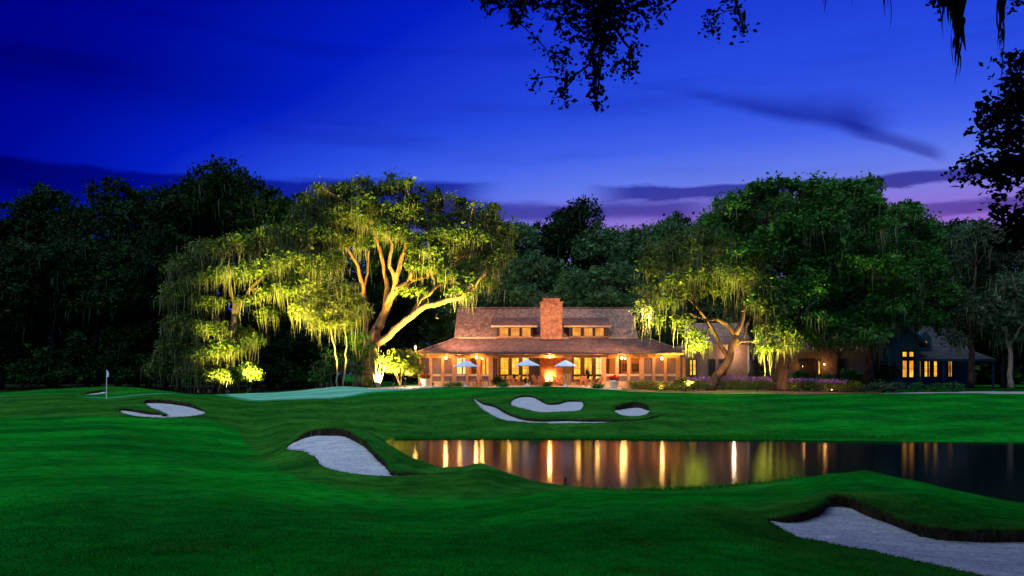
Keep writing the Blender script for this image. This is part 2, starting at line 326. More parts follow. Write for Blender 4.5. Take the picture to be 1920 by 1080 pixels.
t_.links.new(wf.outputs[0], wx.inputs[0]); t_.links.new(wd_.outputs[0], wx.inputs[1]); t_.links.new(wg.outputs[0], wx.inputs[2]); t_.links.new(wx.outputs[0], wo.inputs[0])
M["water"] = wm

# ------------------------------------------------------------------ object helpers
def tag(o, label=None, cat=None, group=None, kind=None):
    if label: o["label"] = label
    if cat: o["category"] = cat
    if group: o["group"] = group
    if kind: o["kind"] = kind
    return o
def empty(name, loc, label, cat, group=None, rz=0.0):
    o = bpy.data.objects.new(name, None); COL.objects.link(o); o.location = loc; o.rotation_euler = (0, 0, rz); o.empty_display_size = 0.3
    return tag(o, label, cat, group)
def world_of(o):
    return o.matrix_basis.copy() if o.parent is None else world_of(o.parent) @ o.matrix_parent_inverse @ o.matrix_basis
def link_mesh(name, me, material, parent=None, smooth=False, local=False):
    o = bpy.data.objects.new(name, me); COL.objects.link(o); me.materials.append(material)
    if parent is not None:
        o.parent = parent
        if not local:                                  # vertices were given in world space: keep them there
            o.matrix_parent_inverse = world_of(parent).inverted()
    if smooth: me.polygons.foreach_set("use_smooth", [True] * len(me.polygons))
    return o
class MB:
    """Collects boxes, bars, tubes and plates into one mesh."""
    def __init__(s): s.v = []; s.f = []
    def add(s, vs, fs):
        b = len(s.v); s.v += [tuple(v) for v in vs]; s.f += [tuple(i + b for i in f) for f in fs]; return s
    def box(s, x0, x1, y0, y1, z0, z1):
        return s.add([(x0, y0, z0), (x1, y0, z0), (x1, y1, z0), (x0, y1, z0), (x0, y0, z1), (x1, y0, z1), (x1, y1, z1), (x0, y1, z1)],
                     [(0, 3, 2, 1), (4, 5, 6, 7), (0, 1, 5, 4), (1, 2, 6, 5), (2, 3, 7, 6), (3, 0, 4, 7)])
    def slab(s, pts, th):
        """A polygon given by its upper corners, thickened downward by th."""
        n = len(pts); lo = [(x, y, z - th) for x, y, z in pts]
        return s.add(list(pts) + lo, [tuple(range(n)), tuple(range(2 * n - 1, n - 1, -1))] + [(i, i + n, (i + 1) % n + n, (i + 1) % n) for i in range(n)])
    def bar(s, a, b, w, h=None):
        a, b = Vector(a), Vector(b); h = h or w; d = (b - a).normalized()
        u = d.cross(Vector((0, 0, 1)));  u = Vector((1, 0, 0)) if u.length < 1e-4 else u.normalized()
        v = u.cross(d).normalized()
        q = [(-1, -1), (1, -1), (1, 1), (-1, 1)]
        vs = [a + u * i * w / 2 + v * j * h / 2 for i, j in q] + [b + u * i * w / 2 + v * j * h / 2 for i, j in q]
        return s.add(vs, [(0, 1, 2, 3), (7, 6, 5, 4), (0, 4, 5, 1), (1, 5, 6, 2), (2, 6, 7, 3), (3, 7, 4, 0)])
    def tube(s, pts, radii, n=8, cap=True, wob=0.0, rng=None):
        pts = [Vector(p) for p in pts]; rows = []
        for i, p in enumerate(pts):
            d = (pts[min(i + 1, len(pts) - 1)] - pts[max(i - 1, 0)]).normalized()
            u = d.cross(Vector((0.13, 1, 0.07))).normalized(); v = d.cross(u).normalized()
            r_ = radii[i]
            rows.append([p + (u * math.cos(2 * math.pi * k / n) + v * math.sin(2 * math.pi * k / n)) * r_ * (1 + (rng.uniform(-wob, wob) if rng else 0)) for k in range(n)])
        vs = [v for r_ in rows for v in r_]; fs = []
        for i in range(len(pts) - 1):
            for k in range(n): fs.append((i * n + k, i * n + (k + 1) % n, (i + 1) * n + (k + 1) % n, (i + 1) * n + k))
        if cap: fs += [tuple(range(n))[::-1], tuple(range((len(pts) - 1) * n, len(pts) * n))]
        return s.add(vs, fs)
    def lathe(s, prof, n=12, c=(0, 0, 0)):
        vs = [(c[0] + r_ * math.cos(2 * math.pi * k / n), c[1] + r_ * math.sin(2 * math.pi * k / n), c[2] + z) for r_, z in prof for k in range(n)]
        fs = [(i * n + k, i * n + (k + 1) % n, (i + 1) * n + (k + 1) % n, (i + 1) * n + k) for i in range(len(prof) - 1) for k in range(n)]
        fs += [tuple(range(n))[::-1], tuple(range((len(prof) - 1) * n, len(prof) * n))]
        return s.add(vs, fs)
    def mesh(s, name):
        me = bpy.data.meshes.new(name); me.from_pydata(s.v, [], s.f); me.update(); return me
    def build(s, name, material, parent=None, smooth=False, local=False):
        return link_mesh(name, s.mesh(name), material, parent, smooth, local)
def np_mesh(name, verts, faces, tint=None, attr="tint"):
    """Mesh from arrays: verts (n,3), faces (m,k), optional per-vertex float attribute."""
    me = bpy.data.meshes.new(name); verts = np.ascontiguousarray(verts, np.float32); faces = np.ascontiguousarray(faces, np.int32)
    m, k = faces.shape
    me.vertices.add(len(verts)); me.vertices.foreach_set("co", verts.ravel())
    me.loops.add(m * k); me.loops.foreach_set("vertex_index", faces.ravel())
    me.polygons.add(m); me.polygons.foreach_set("loop_start", np.arange(0, m * k, k, dtype=np.int32))
    me.polygons.foreach_set("loop_total", np.full(m, k, np.int32))
    me.update(calc_edges=True); me.validate()
    if tint is not None:
        a = me.attributes.new(attr, "FLOAT", "POINT"); a.data.foreach_set("value", np.ascontiguousarray(tint, np.float32))
    return me
def copy_tree(o, parent=None):
    c = o.copy(); COL.objects.link(c); c.parent = parent
    for ch in list(o.children): copy_tree(ch, c)
    return c
def X(px, Y): return (px - 960.0) / FPX * Y
def Zp(py, Y): return CZ - (py - HOR) / FPX * Y
def H(px, py, Y): return (X(px, Y), Y, Zp(py, Y))

# ------------------------------------------------------------------ terrain: sections through the land, joined smoothly
P = lambda Y, py: (Y, Zp(py, Y))
SECT = {
 -1000: [(0, 1.75), (9, 1.5), (25, 1.3), (45, 1.1), (66, 1.8), (85, 1.7), (120, 1.8)],
 -300: [(0, 1.75), (9, 1.5), (25, 1.25), (45, 1.1), (66, 1.8), (85, 1.7), (120, 1.8)],
 0: [(0, 1.75), (9, 1.46), P(25, 852), P(45, 790), P(66, 742), (75, 1.6), (100, 1.7)],
 100: [(0, 1.75), (9, 1.46), P(25, 854), P(45, 789), P(66, 742), (73, 1.62), P(84, 730), (92, 1.9), (110, 1.8)],
 200: [(0, 1.75), (9, 1.45), P(25, 858), P(45, 786), P(60, 752), P(69, 746), (75, 1.6), P(86, 724), (95, 1.9), (110, 1.8)],
 300: [(0, 1.75), (9, 1.45), P(20, 900), P(33, 830), P(48, 783.5), P(58, 758), P(63, 747), P(70, 741), P(85, 732), (95, 1.7), (110, 1.7)],
 380: [(0, 1.75), (9, 1.44), P(20, 905), P(33, 838), P(48, 787), P(58, 764), P(63, 751), P(72, 741), P(88, 739), (110, 1.6)],
 480: [(0, 1.75), (9, 1.43), P(20, 915), P(33, 848), P(45, 812), P(55, 780), P(66, 755), P(80, 740), (90, 1.6), (110, 1.7)],
 540: [(0, 1.75), (9, 1.43), P(20, 920), P(25.5, 878), P(28.5, 856), P(31, 838), P(33, 826), (36, 0.8), P(48, 793), P(60, 764), P(68, 750), P(83, 735), (95, 1.8), (110, 1.8)],
 600: [(0, 1.75), (9, 1.43), P(20, 924), P(24.5, 880), P(31.5, 803), P(33.3, 788), (36.5, 1.0), (43, 0.62), P(52, 785), P(68, 748), P(84, 730), (95, 1.9), (110, 1.9)],
 640: [(0, 1.75), (9, 1.43), P(20, 927), P(24, 889), P(31.5, 804.5), P(33.3, 790), (36.5, 0.95), (43, 0.5), P(50, 796), P(60, 768), P(70, 745), P(84, 727), (95, 2.1), (110, 2.0)],
 690: [(0, 1.75), (9, 1.42), P(20, 930), P(24, 891), P(29.5, 831), P(31.3, 811), (34.5, 0.8), (42, 0.3), P(49, 804), P(60, 769), P(70, 742), P(82, 729), (95, 2.2), (110, 2.1)],
 740: [(0, 1.75), (9, 1.42), P(20, 932), P(23.5, 894), P(25.5, 877), P(28, 853), P(30, 842), (33, 0.42), (37, 0.10), (40, -0.12), (44, -0.2), (47.4, 0.0), P(53, 797), P(62, 765), P(72, 738), P(82, 728), (95, 2.23), (110, 2.2)],
 800: [(0, 1.75), (9, 1.42), P(20, 934), P(24, 895), P(26, 883), P(28, 870), (30.5, 0.1), (33, -0.5), (44, -0.5), (47.6, 0.0), P(55, 793), P(64, 760), P(74, 735), P(80, 727.5), (95, 2.23), (110, 2.2)],
 860: [(0, 1.75), (9, 1.42), P(20, 934), P(24, 897), P(26.5, 880), (28.6, 0.15), (31, -0.5), (45, -0.5), (47.6, 0.0), P(52, 802), P(57, 780), P(70, 742), P(78, 728), (95, 2.23), (110, 2.2)],
 900: [(0, 1.75), (9, 1.42), P(20, 934), P(24.5, 888), P(27, 872), (30, 0.05), (33, -0.5), (45, -0.5), (47.6, 0.0), P(53, 795), P(58, 774), P(66, 750), P(71, 738), P(78, 728), (95, 2.23), (110, 2.2)],
 960: [(0, 1.75), (9, 1.42), P(20, 934), P(24, 905), P(26, 893), (28, -0.05), (31, -0.5), (45, -0.5), (47.6, 0.0), P(53, 791), P(60, 765), P(67, 746), P(78, 727.5), (95, 2.23), (110, 2.2)],
 1060: [(0, 1.75), (9, 1.42), P(20, 930), P(24, 914), (26.3, 0.05), (28, -0.3), (31, -0.6), (45, -0.6), (47.6, 0.0), P(53, 792), P(60, 768), P(67, 750), P(78, 729), (86, 2.22), (95, 2.23), (110, 2.2)],
 1160: [(0, 1.75), (9, 1.42), P(20, 929), P(24, 921), (26.2, 0.0), (28, -0.3), (31, -0.6), (45, -0.6), (47.4, 0.0), P(53, 793), P(60, 772), P(67, 754), P(76, 735), (84, 2.0), (92, 2.1), (110, 2.1)],
 1240: [(0, 1.75), (9, 1.42), P(20, 928), P(24, 922), (26.4, 0.0), (28, -0.3), (31, -0.6), (45, -0.6), (47.2, 0.0), P(53, 793), P(60, 774), P(70, 748), P(78, 738), P(86, 733), (95, 2.0), (110, 2.0)],
 1320: [(0, 1.75), (9, 1.41), P(20, 926), P(24, 920), (26.8, 0.0), (28.5, -0.3), (32, -0.6), (45, -0.6), (47, 0.0), P(53, 800), P(62, 772), P(72, 750), P(80, 738), P(86, 733), (95, 1.9), (110, 1.9)],
 1420: [(0, 1.75), (9, 1.40), P(14.5, 985), P(20, 923), P(24, 910), (27.6, 0.0), (29, -0.3), (32, -0.6), (45, -0.6), (46.8, 0.0), P(53, 800), P(62, 773), P(72, 750), P(80, 738.5), P(86, 733), (95, 1.9), (110, 1.9)],
 1500: [(0, 1.75), (9, 1.38), P(13.8, 1000), P(15.6, 958), P(18, 934), P(21, 914), P(24, 903), (27, 0.25), (29.4, 0.0), (32, -0.5), (44.5, -0.5), (46.5, 0.0), P(54, 797), P(64, 768), P(80, 739), P(88, 734), (100, 1.7)],
 1560: [(0, 1.75), (9, 1.34), P(12.5, 1018), P(16.8, 931), P(19, 911), P(21.5, 895), P(24, 889), (27, 0.3), (29.5, -0.1), (32, -0.5), (44.3, -0.5), (46.2, 0.0), P(54, 795), P(65, 765), P(80, 739), P(88, 735), (100, 1.7)],
 1620: [(0, 1.75), (9, 1.30), P(12.0, 1029), P(16.2, 944), P(19, 905), P(21.5, 885), (24, 0.8), (28, 0.1), (30, -0.25), (32, -0.5), (44.2, -0.5), (46, 0.0), P(54, 794), P(65, 764), P(80, 739), P(88, 735), (100, 1.7)],
 1700: [(0, 1.75), (9, 1.26), P(11.4, 1047), P(14.6, 973), P(18, 917), P(20.5, 900), (23.5, 0.5), (27, -0.1), (31, -0.5), (44, -0.5), (45.6, 0.0), P(55, 790), P(66, 762), P(80, 739), P(90, 735), (100, 1.7)],
 1800: [(0, 1.75), (9, 1.22), P(10.8, 1068), P(13.7, 991), P(17, 940), P(19, 925), (22.5, 0.4), (26, -0.2), (31, -0.5), (43.6, -0.5), (45.2, 0.0), P(55, 789), P(66, 762), P(80, 739), P(90, 735), (100, 1.7)],
 1920: [(0, 1.7), (9, 1.16), P(10.2, 1088), P(13.7, 991), P(16, 961), P(18, 949), (21.5, 0.3), (25, -0.2), (31, -0.5), (43.4, -0.5), (44.9, 0.0), P(55, 788), P(66, 762), P(80, 740), P(90, 735), (100, 1.7)],
 2080: [(0, 1.7), (9, 1.12), (13.5, 1.08), (17, 0.75), (21, 0.2), (24, -0.3), (31, -0.5), (43, -0.5), (44.6, 0.0), (55, 0.62), (66, 1.1), (80, 1.6), (100, 1.7)],
 2500: [(0, 1.7), (9, 1.2), (14, 1.0), (18, 0.6), (22, 0.1), (26, -0.3), (40, -0.4), (44, 0.0), (55, 0.65), (66, 1.1), (80, 1.6), (100, 1.7)],
 3000: [(0, 1.7), (9, 1.4), (18, 1.0), (25, 0.6), (35, 0.5), (44, 0.6), (55, 0.9), (66, 1.2), (80, 1.6), (100, 1.7)],
}
def pchip(x, Yv, q):
    """Monotone cubic through rows Yv[k] at x[k] (k, m), evaluated at q -> (len(q), m)."""
    x = np.asarray(x, float); Yv = np.asarray(Yv, float)
    if Yv.ndim == 1: Yv = Yv[:, None]
    h = np.diff(x)[:, None]; d = np.diff(Yv, axis=0) / h
    s = np.zeros_like(Yv); s[0] = d[0]; s[-1] = d[-1]
    a, b = d[:-1], d[1:]; w1 = 2 * h[1:] + h[:-1]; w2 = h[1:] + 2 * h[:-1]
    with np.errstate(all="ignore"):
        hm = (w1 + w2) / (w1 / a + w2 / b)
    s[1:-1] = np.where(a * b > 0, hm, 0.0)
    k = np.clip(np.searchsorted(x, q) - 1, 0, len(x) - 2); hh = h[k]; u = ((q - x[k])[:, None]) / hh
    u = np.clip(u, 0, 1)
    return (Yv[k] * (1 + 2 * u) * (1 - u) ** 2 + s[k] * hh * u * (1 - u) ** 2 + Yv[k + 1] * u * u * (3 - 2 * u) + s[k + 1] * hh * u * u * (u - 1))
PXS = np.concatenate([np.arange(-1000, -100, 30), np.arange(-100, 2100, 4.0), np.arange(2100, 3001, 30)])
YS = np.concatenate([np.arange(0.5, 8, 0.5), np.arange(8, 36, 0.1), np.arange(36, 96, 0.28), np.arange(96, 130, 2), np.arange(130, 520, 30)])
keys = sorted(SECT)
prof = np.stack([pchip([a for a, b in SECT[k] + [(520, SECT[k][-1][1])]], [b for a, b in SECT[k] + [(520, SECT[k][-1][1])]], YS)[:, 0] for k in keys])
TG = pchip(keys, prof, PXS)                               # (npx, nY)
XX = (PXS[:, None] - 960) / FPX * YS[None, :]
und = 0.05 * np.sin(XX * 0.42 + 0.17 * YS[None, :] + 0.8) * np.sin(0.21 * YS[None, :] + 0.23 * XX) + 0.022 * np.sin(XX * 0.7 + 0.3 * YS[None, :]) + 0.018 * np.sin(0.53 * YS[None, :] - 0.31 * XX + 1.3) + 0.010 * np.sin(1.9 * XX + 1.1 * YS[None, :])
TG = TG + und * np.clip((YS[None, :] - 4) / 10, 0, 1) * np.clip((TG - 0.12) * 4, 0, 1)
def T(px, Y):
    """Height of the land by photo column and distance (arrays allowed)."""
    px = np.clip(np.asarray(px, float), PXS[0], PXS[-1] - 1e-6); Y = np.clip(np.asarray(Y, float), YS[0], YS[-1] - 1e-6)
    i = np.clip(np.searchsorted(PXS, px, side="right") - 1, 0, len(PXS) - 2); j = np.clip(np.searchsorted(YS, Y, side="right") - 1, 0, len(YS) - 2)
    a = (px - PXS[i]) / (PXS[i + 1] - PXS[i]); b = (Y - YS[j]) / (YS[j + 1] - YS[j])
    return TG[i, j] * (1 - a) * (1 - b) + TG[i + 1, j] * a * (1 - b) + TG[i, j + 1] * (1 - a) * b + TG[i + 1, j + 1] * a * b
def Txy(x, y): return T(960 + np.asarray(x) / np.asarray(y) * FPX, y)
def Tf(px, Y): return float(T(px, Y))
def hit(px, py, y0=8.5):
    """Distance at which the line of sight of a photo pixel meets the land."""
    ys = np.arange(y0, 120, 0.02); g = T(np.full_like(ys, px), ys) - Zp(py, ys)
    k = np.argmax(g >= 0); return float(ys[k]) if g[k] >= 0 else 120.0

# ------------------------------------------------------------------ bunkers: outline in photo columns/rows on the land, with the drop from turf to sand
BUNK = [
 ("middle bunker", 15, [(537, 840, .02), (550, 826, .08), (572, 812, .20), (600, 803, .26), (640, 804, .26), (665, 814, .26), (690, 831, .26), (712, 853, .25), (728, 869, .21), (741, 883.5, .14), (800, 886, .11), (856, 884, .06),
   (862, 886.5, .02), (800, 889.5, .05), (741.5, 892, .03), (700, 890.5, .02), (650, 885, .02), (612, 876, .02), (597, 868, .05), (589, 857, .10), (574, 848, .08), (556, 843.5, .03)],
  "white sand bunker below a curved grassy mound at the left end of the pond"),
 ("right bunker", 8.5, [(1433, 971, .04), (1471, 967, .12), (1507, 956, .20), (1537, 944, .21), (1550, 933, .20), (1570, 931, .19), (1592, 933, .20), (1623, 945, .22), (1671, 962, .20), (1720, 979, .20), (1768, 989, .20), (1849, 992, .21), (1920, 991, .22), (2010, 1000, .2), (2050, 1050, .1),
   (2000, 1100, .02), (1900, 1090, .02), (1842, 1077, .02), (1784, 1064, .02), (1720, 1050, .02), (1655, 1036, .02), (1623, 1028, .02), (1574, 1021, .02), (1526, 1011, .02), (1481, 998, .02)],
  "large sand bunker with a dark ragged turf lip, closest to the camera"),
 ("left bunker", 40, [(224, 767, .10), (245, 766, .18), (271, 770, .20), (297, 773, .20), (311, 777, .14), (300, 769.5, .02), (283, 763.5, .02), (272, 756, .08), (270, 751, .2), (290, 748.5, .28), (318, 750, .28), (356, 756, .28), (374, 764, .2), (386, 773, .04), (363, 779, .01), (327, 781.5, .01), (281, 781.5, .01), (252, 779, .01), (232, 774, .01)],
  "sand bunker with a grass tongue, in the slope beside the flagstick"),
 ("long bunker", 49, [(887, 746, .06), (905, 754, .16), (927, 759, .2), (947, 770, .2), (970, 779, .2), (995, 784, .2), (1027, 785.5, .18), (1065, 785, .16), (1102, 786, .17), (1152, 786, .18), (1202, 785, .16), (1230, 780, .12), (1252, 775, .04), (1238, 780, .05), (1215, 786.5, .10), (1165, 790.5, .08), (1115, 792.2, .02), (1065, 792.5, .01), (1015, 792, .01), (977, 790, .01), (947, 786.5, .01), (922, 776.5, .01), (902, 763, .01)],
  "long curving sliver of sand along the bank above the pond"),
 ("upper bunker", 55, [(957, 756, .05), (962, 747, .12), (977, 741.5, .14), (1000, 742.5, .14), (1015, 750, .15), (1030, 755.5, .16), (1047, 754.5, .15), (1060, 751, .13), (1080, 750, .13), (1092, 752, .10), (1095, 760, .05), (1085, 769, .01), (1052, 771, .01), (1015, 772, .01), (990, 767, .01), (966, 761, .01)],
  "pale two lobed sand bunker in front of the brick fireplace"),
 ("small bunker", 55, [(1151, 768, .10), (1161, 760, .35), (1173, 755, .46), (1197, 753.5, .46), (1213, 760, .38), (1220, 768, .1), (1210, 777, .06), (1186, 780, .06), (1160, 776, .06)],
  "small round shaded sand bunker at the right of the two lobed one"),
 ("back bunker", 74, [(153, 739.5, .03), (172, 734, .2), (194, 730.5, .25), (202, 732, .12), (198, 736.5, .02), (177, 739.2, .01)],
  "thin shaded sand bunker in the far left mound behind the flagstick"),
]
def catmull(pts, step):
    P_ = np.array(pts, float); n = len(P_); res = []
    for i in range(n):
        a, b, c, d = P_[(i - 1) % n], P_[i], P_[(i + 1) % n], P_[(i + 2) % n]
        m = max(2, int(np.linalg.norm((c - b)[:2]) / step))
        for k in range(m):
            u = k / m
            res.append(0.5 * (2 * b + (c - a) * u + (2 * a - 5 * b + 4 * c - d) * u * u + (3 * b - a - 3 * c + d) * u ** 3))
    return np.array(res)
def inside(poly, x, y):
    c = np.zeros(x.shape, bool); n = len(poly)
    for i in range(n):
        x1, y1 = poly[i]; x2, y2 = poly[(i + 1) % n]
        if y1 == y2: continue
        c ^= ((y1 > y) != (y2 > y)) & (x < (x2 - x1) * (y - y1) / (y2 - y1) + x1)
    return c
rng = np.random.default_rng(7)
PYg = TG.copy()
rough = np.zeros_like(TG)
# mown fairway against longer grass
edge = np.interp(PXS, [-1000, 0, 300, 440, 462, 500, 560, 640, 740, 960, 1100, 1250, 1420, 1480, 1560], [46, 47, 48, 47, 38, 29, 22.5, 21, 20.4, 20, 21, 24, 22, 15, 11.5])
edge = edge + 0.25 * np.sin(PXS * 0.02)
rough = np.clip((YS[None, :] - edge[:, None]) / 1.2 + 0.5, 0, 1) * np.where(PXS[:, None] < 1560, 1, 0.0)
rough *= np.clip((1500 - PXS[:, None]) / 260, 0, 1) ** 0.6
rough *= np.clip((71 - YS[None, :]) / 4, 0.25, 1)
bunkers = []
for bname, y0, pts, lab in BUNK:
    w = []
    for px, py, dr in pts:
        Y = hit(px, py, y0); w.append((X(px, Y), Y, dr))
    ring = catmull(w, 0.16)
    ring[:, 2] = np.maximum(ring[:, 2], 0.005)
    poly = ring[:, :2]
    ringz = Txy(ring[:, 0], ring[:, 1])
    sandz = ringz - ring[:, 2]
    x0, x1, ya, yb = poly[:, 0].min() - .3, poly[:, 0].max() + .3, poly[:, 1].min() - .3, poly[:, 1].max() + .3
    def sand_height(x, y, ring=ring, sandz=sandz):
        o = np.empty(len(x))
        for s in range(0, len(x), 4000):
            d2 = (x[s:s + 4000, None] - ring[None, :, 0]) ** 2 + (y[s:s + 4000, None] - ring[None, :, 1]) ** 2
            wgt = 1 / (d2 + 0.01) ** 1.6; o[s:s + 4000] = (wgt * sandz).sum(1) / wgt.sum(1)
        return o
    def ring_dist(x, y, ring=ring):
        o = np.empty(len(x))
        for s in range(0, len(x), 4000):
            o[s:s + 4000] = np.sqrt(((x[s:s + 4000, None] - ring[None, :, 0]) ** 2 + (y[s:s + 4000, None] - ring[None, :, 1]) ** 2).min(1))
        return o
    st = 0.07 if ya < 40 else 0.2
    gx, gy = np.meshgrid(np.arange(x0, x1, st), np.arange(ya, yb, st), indexing="ij")
    fx, fy = gx.ravel(), gy.ravel(); ins = inside(poly, fx, fy); dist = ring_dist(fx, fy)
    keep = ins | (dist < st * 1.6)
    zz = sand_height(fx, fy); tt = Txy(fx, fy)
    rip = 0.014 * np.sin(fx * 1.3 + 2.2 * np.sin(fy * 0.9)) * np.sin(fy * 1.7 + 1.1 * fx) + rng.normal(0, 0.006, len(fx))
    for _ in range(int(30 + 1.2 * (x1 - x0) * (yb - ya))):     # footprints
        qx, qy = rng.uniform(x0, x1), rng.uniform(ya, yb); rip = rip - 0.035 * np.exp(-((fx - qx) ** 2 + (fy - qy) ** 2) / 0.012) + 0.012 * np.exp(-((fx - qx - .12) ** 2 + (fy - qy) ** 2) / 0.02)
    zz = np.where(ins, zz + rip * np.clip(dist * 3, 0, 1) - 0.05 * np.clip(dist - 0.4, 0, 1.5), np.minimum(zz, tt - 0.03))
    idx = np.full(gx.shape, -1); idx.ravel()[keep] = np.arange(keep.sum())
    q = np.stack([idx[:-1, :-1], idx[1:, :-1], idx[1:, 1:], idx[:-1, 1:]], -1).reshape(-1, 4); q = q[(q >= 0).all(1)]
    c0 = (float(poly[:, 0].mean()), float(poly[:, 1].mean()), float(sandz.mean()))
    root = empty("sand_bunker", c0, lab, "sand bunker", "sand bunkers around the pond and green")
    me = np_mesh("sand", np.stack([fx[keep], fy[keep], zz[keep]], 1), q)
    link_mesh("sand", me, M["sand"], root, smooth=True)
    # lip: turf edge turned over a dark soil face
    n = len(ring); nx = np.roll(poly, -1, 0) - np.roll(poly, 1, 0); nrm = np.stack([nx[:, 1], -nx[:, 0]], 1); nrm /= np.linalg.norm(nrm, axis=1)[:, None] + 1e-9
    area = 0.5 * np.sum(poly[:, 0] * np.roll(poly[:, 1], -1) - np.roll(poly[:, 0], -1) * poly[:, 1])
    if area < 0: nrm = -nrm
    sm = lambda w_: np.convolve(rng.normal(0, 1, n + w_ - 1), np.ones(w_) / w_, "valid") * math.sqrt(w_)
    jit = 0.016 * sm(7) + 0.010 * sm(2); jz = 0.012 * sm(5) + 0.010 * sm(2); big = np.clip(ring[:, 2] / 0.12, 0, 1)
    rows = []
    for off, dz in ((0.24, -0.03), (0.12, 0.012), (0.02, 0.02), (-0.035, -0.015), (-0.02, -0.07)):
        pp = poly + nrm * (off * (0.4 + 0.6 * big) + jit * big)[:, None]; tz = Txy(pp[:, 0], pp[:, 1]) if off > 0 else ringz
        rows.append(np.column_stack([pp, tz + (dz + jz * (0.3 if off > 0.1 else 1.0)) * big - (1 - big) * 0.03]))
    base = poly + nrm * (0.03 * big)[:, None]
    rows.append(np.column_stack([base, sandz - 0.08]))
    vs = np.concatenate(rows); k = len(rows)
    fs = [(r_ * n + i, r_ * n + (i + 1) % n, (r_ + 1) * n + (i + 1) % n, (r_ + 1) * n + i) for r_ in range(k - 1) for i in range(n)]
    lm = np_mesh("lip", vs, np.array(fs)); lo = link_mesh("lip", lm, M["grass"], root, smooth=True); lm.materials.append(M["lip"])
    mi = [0 if f[0] // n < 3 else 1 for f in fs]; at_ = lm.attributes.new("rough", "FLOAT", "POINT"); at_.data.foreach_set("value", np.ones(len(vs), np.float32)); lm.polygons.foreach_set("material_index", mi)
    # fringe of blades along the edge
    nb = int(n * (16 if ya < 40 else 6)); ii = rng.integers(0, n, nb); u = rng.uniform(0, 1, nb)
    bp = poly[ii] * (1 - u)[:, None] + poly[(ii + 1) % n] * u[:, None] + nrm[ii] * (rng.uniform(-0.06, 0.12, nb) + jit[ii])[:, None]; bg_ = big[ii]
    over = rng.random(nb) < 0.6 * bg_                      # blades that droop over the face
    bz = np.where(over, ringz[ii] - 0.01, Txy(bp[:, 0], bp[:, 1]) - 0.01) + jz[ii] * bg_; hgt = rng.uniform(0.012, 0.06, nb) * (0.35 + 0.65 * bg_); wd = 0.005 + 0.0045 * (bp[:, 1] / 20)
    ang = rng.uniform(0, 6.28, nb); lean = rng.normal(0, 0.02, (nb, 2)) - nrm[ii] * (0.03 + 0.02 * over)[:, None] * bg_[:, None]
    bp = np.where(over[:, None], poly[ii] * (1 - u)[:, None] + poly[(ii + 1) % n] * u[:, None] + nrm[ii] * (jit[ii] - 0.02)[:, None], bp)
    b0 = np.column_stack([bp[:, 0] - np.cos(ang) * wd, bp[:, 1] - np.sin(ang) * wd, bz]); b1 = np.column_stack([bp[:, 0] + np.cos(ang) * wd, bp[:, 1] + np.sin(ang) * wd, bz])
    b2 = np.column_stack([bp + lean, bz + np.where(over, -hgt * 1.6, hgt)])
    vv = np.stack([b0, b1, b2], 1).reshape(-1, 3); ff = np.arange(nb * 3).reshape(-1, 3)
    fo = link_mesh("grass_fringe", np_mesh("grass_fringe", vv, ff, np.repeat(rng.uniform(0, 1, nb), 3)), M["lipgrass"], root); fo["kind"] = "stuff"
    # sink the land under the sand; longer grass round the edge
    ja, jb = np.searchsorted(YS, ya - 4), np.searchsorted(YS, yb + 4)
    bx = XX[:, ja:jb]; by = np.broadcast_to(YS[None, ja:jb], bx.shape)
    sel = (bx > x0 - 4) & (bx < x1 + 4); fx, fy = bx[sel], by[sel]
    ins = inside(poly, fx, fy); dist = ring_dist(fx, fy)
    sub = TG[:, ja:jb]; vals = PYg[:, ja:jb][sel].copy()
    near_drop = np.zeros(len(fx))
    for s_ in range(0, len(fx), 4000):
        near_drop[s_:s_ + 4000] = ring[((fx[s_:s_ + 4000, None] - ring[None, :, 0]) ** 2 + (fy[s_:s_ + 4000, None] - ring[None, :, 1]) ** 2).argmin(1), 2]
    deep = (ins & (dist > 0.02)) | (~ins & (dist < 0.10) & (near_drop > 0.09))
    vals[deep] = np.minimum(sub[sel][deep], sand_height(fx[deep], fy[deep]) - 0.5)
    PYg[:, ja:jb][sel] = vals
    rr = rough[:, ja:jb][sel]; rough[:, ja:jb][sel] = np.maximum(rr, np.clip(1.6 - dist / 1.1, 0, 1))
    bunkers.append((root, ring))

npx, ny = TG.shape
V = np.stack([XX, np.broadcast_to(YS[None, :], XX.shape), PYg], -1).reshape(-1, 3)
ids = np.arange(npx * ny).reshape(npx, ny)
F = np.stack([ids[:-1, :-1], ids[1:, :-1], ids[1:, 1:], ids[:-1, 1:]], -1).reshape(-1, 4)
gme = np_mesh("ground", V, F, rough.ravel(), "rough")
tag(link_mesh("ground", gme, M["grass"], smooth=True), "mown golf course turf rolling down to the pond", kind="structure")
tag(MB().box(-4000, 4000, -3000, 5000, -2.2, -1.2).build("terrain", M["earth"]), "dark flat land beyond the golf course", kind="structure")

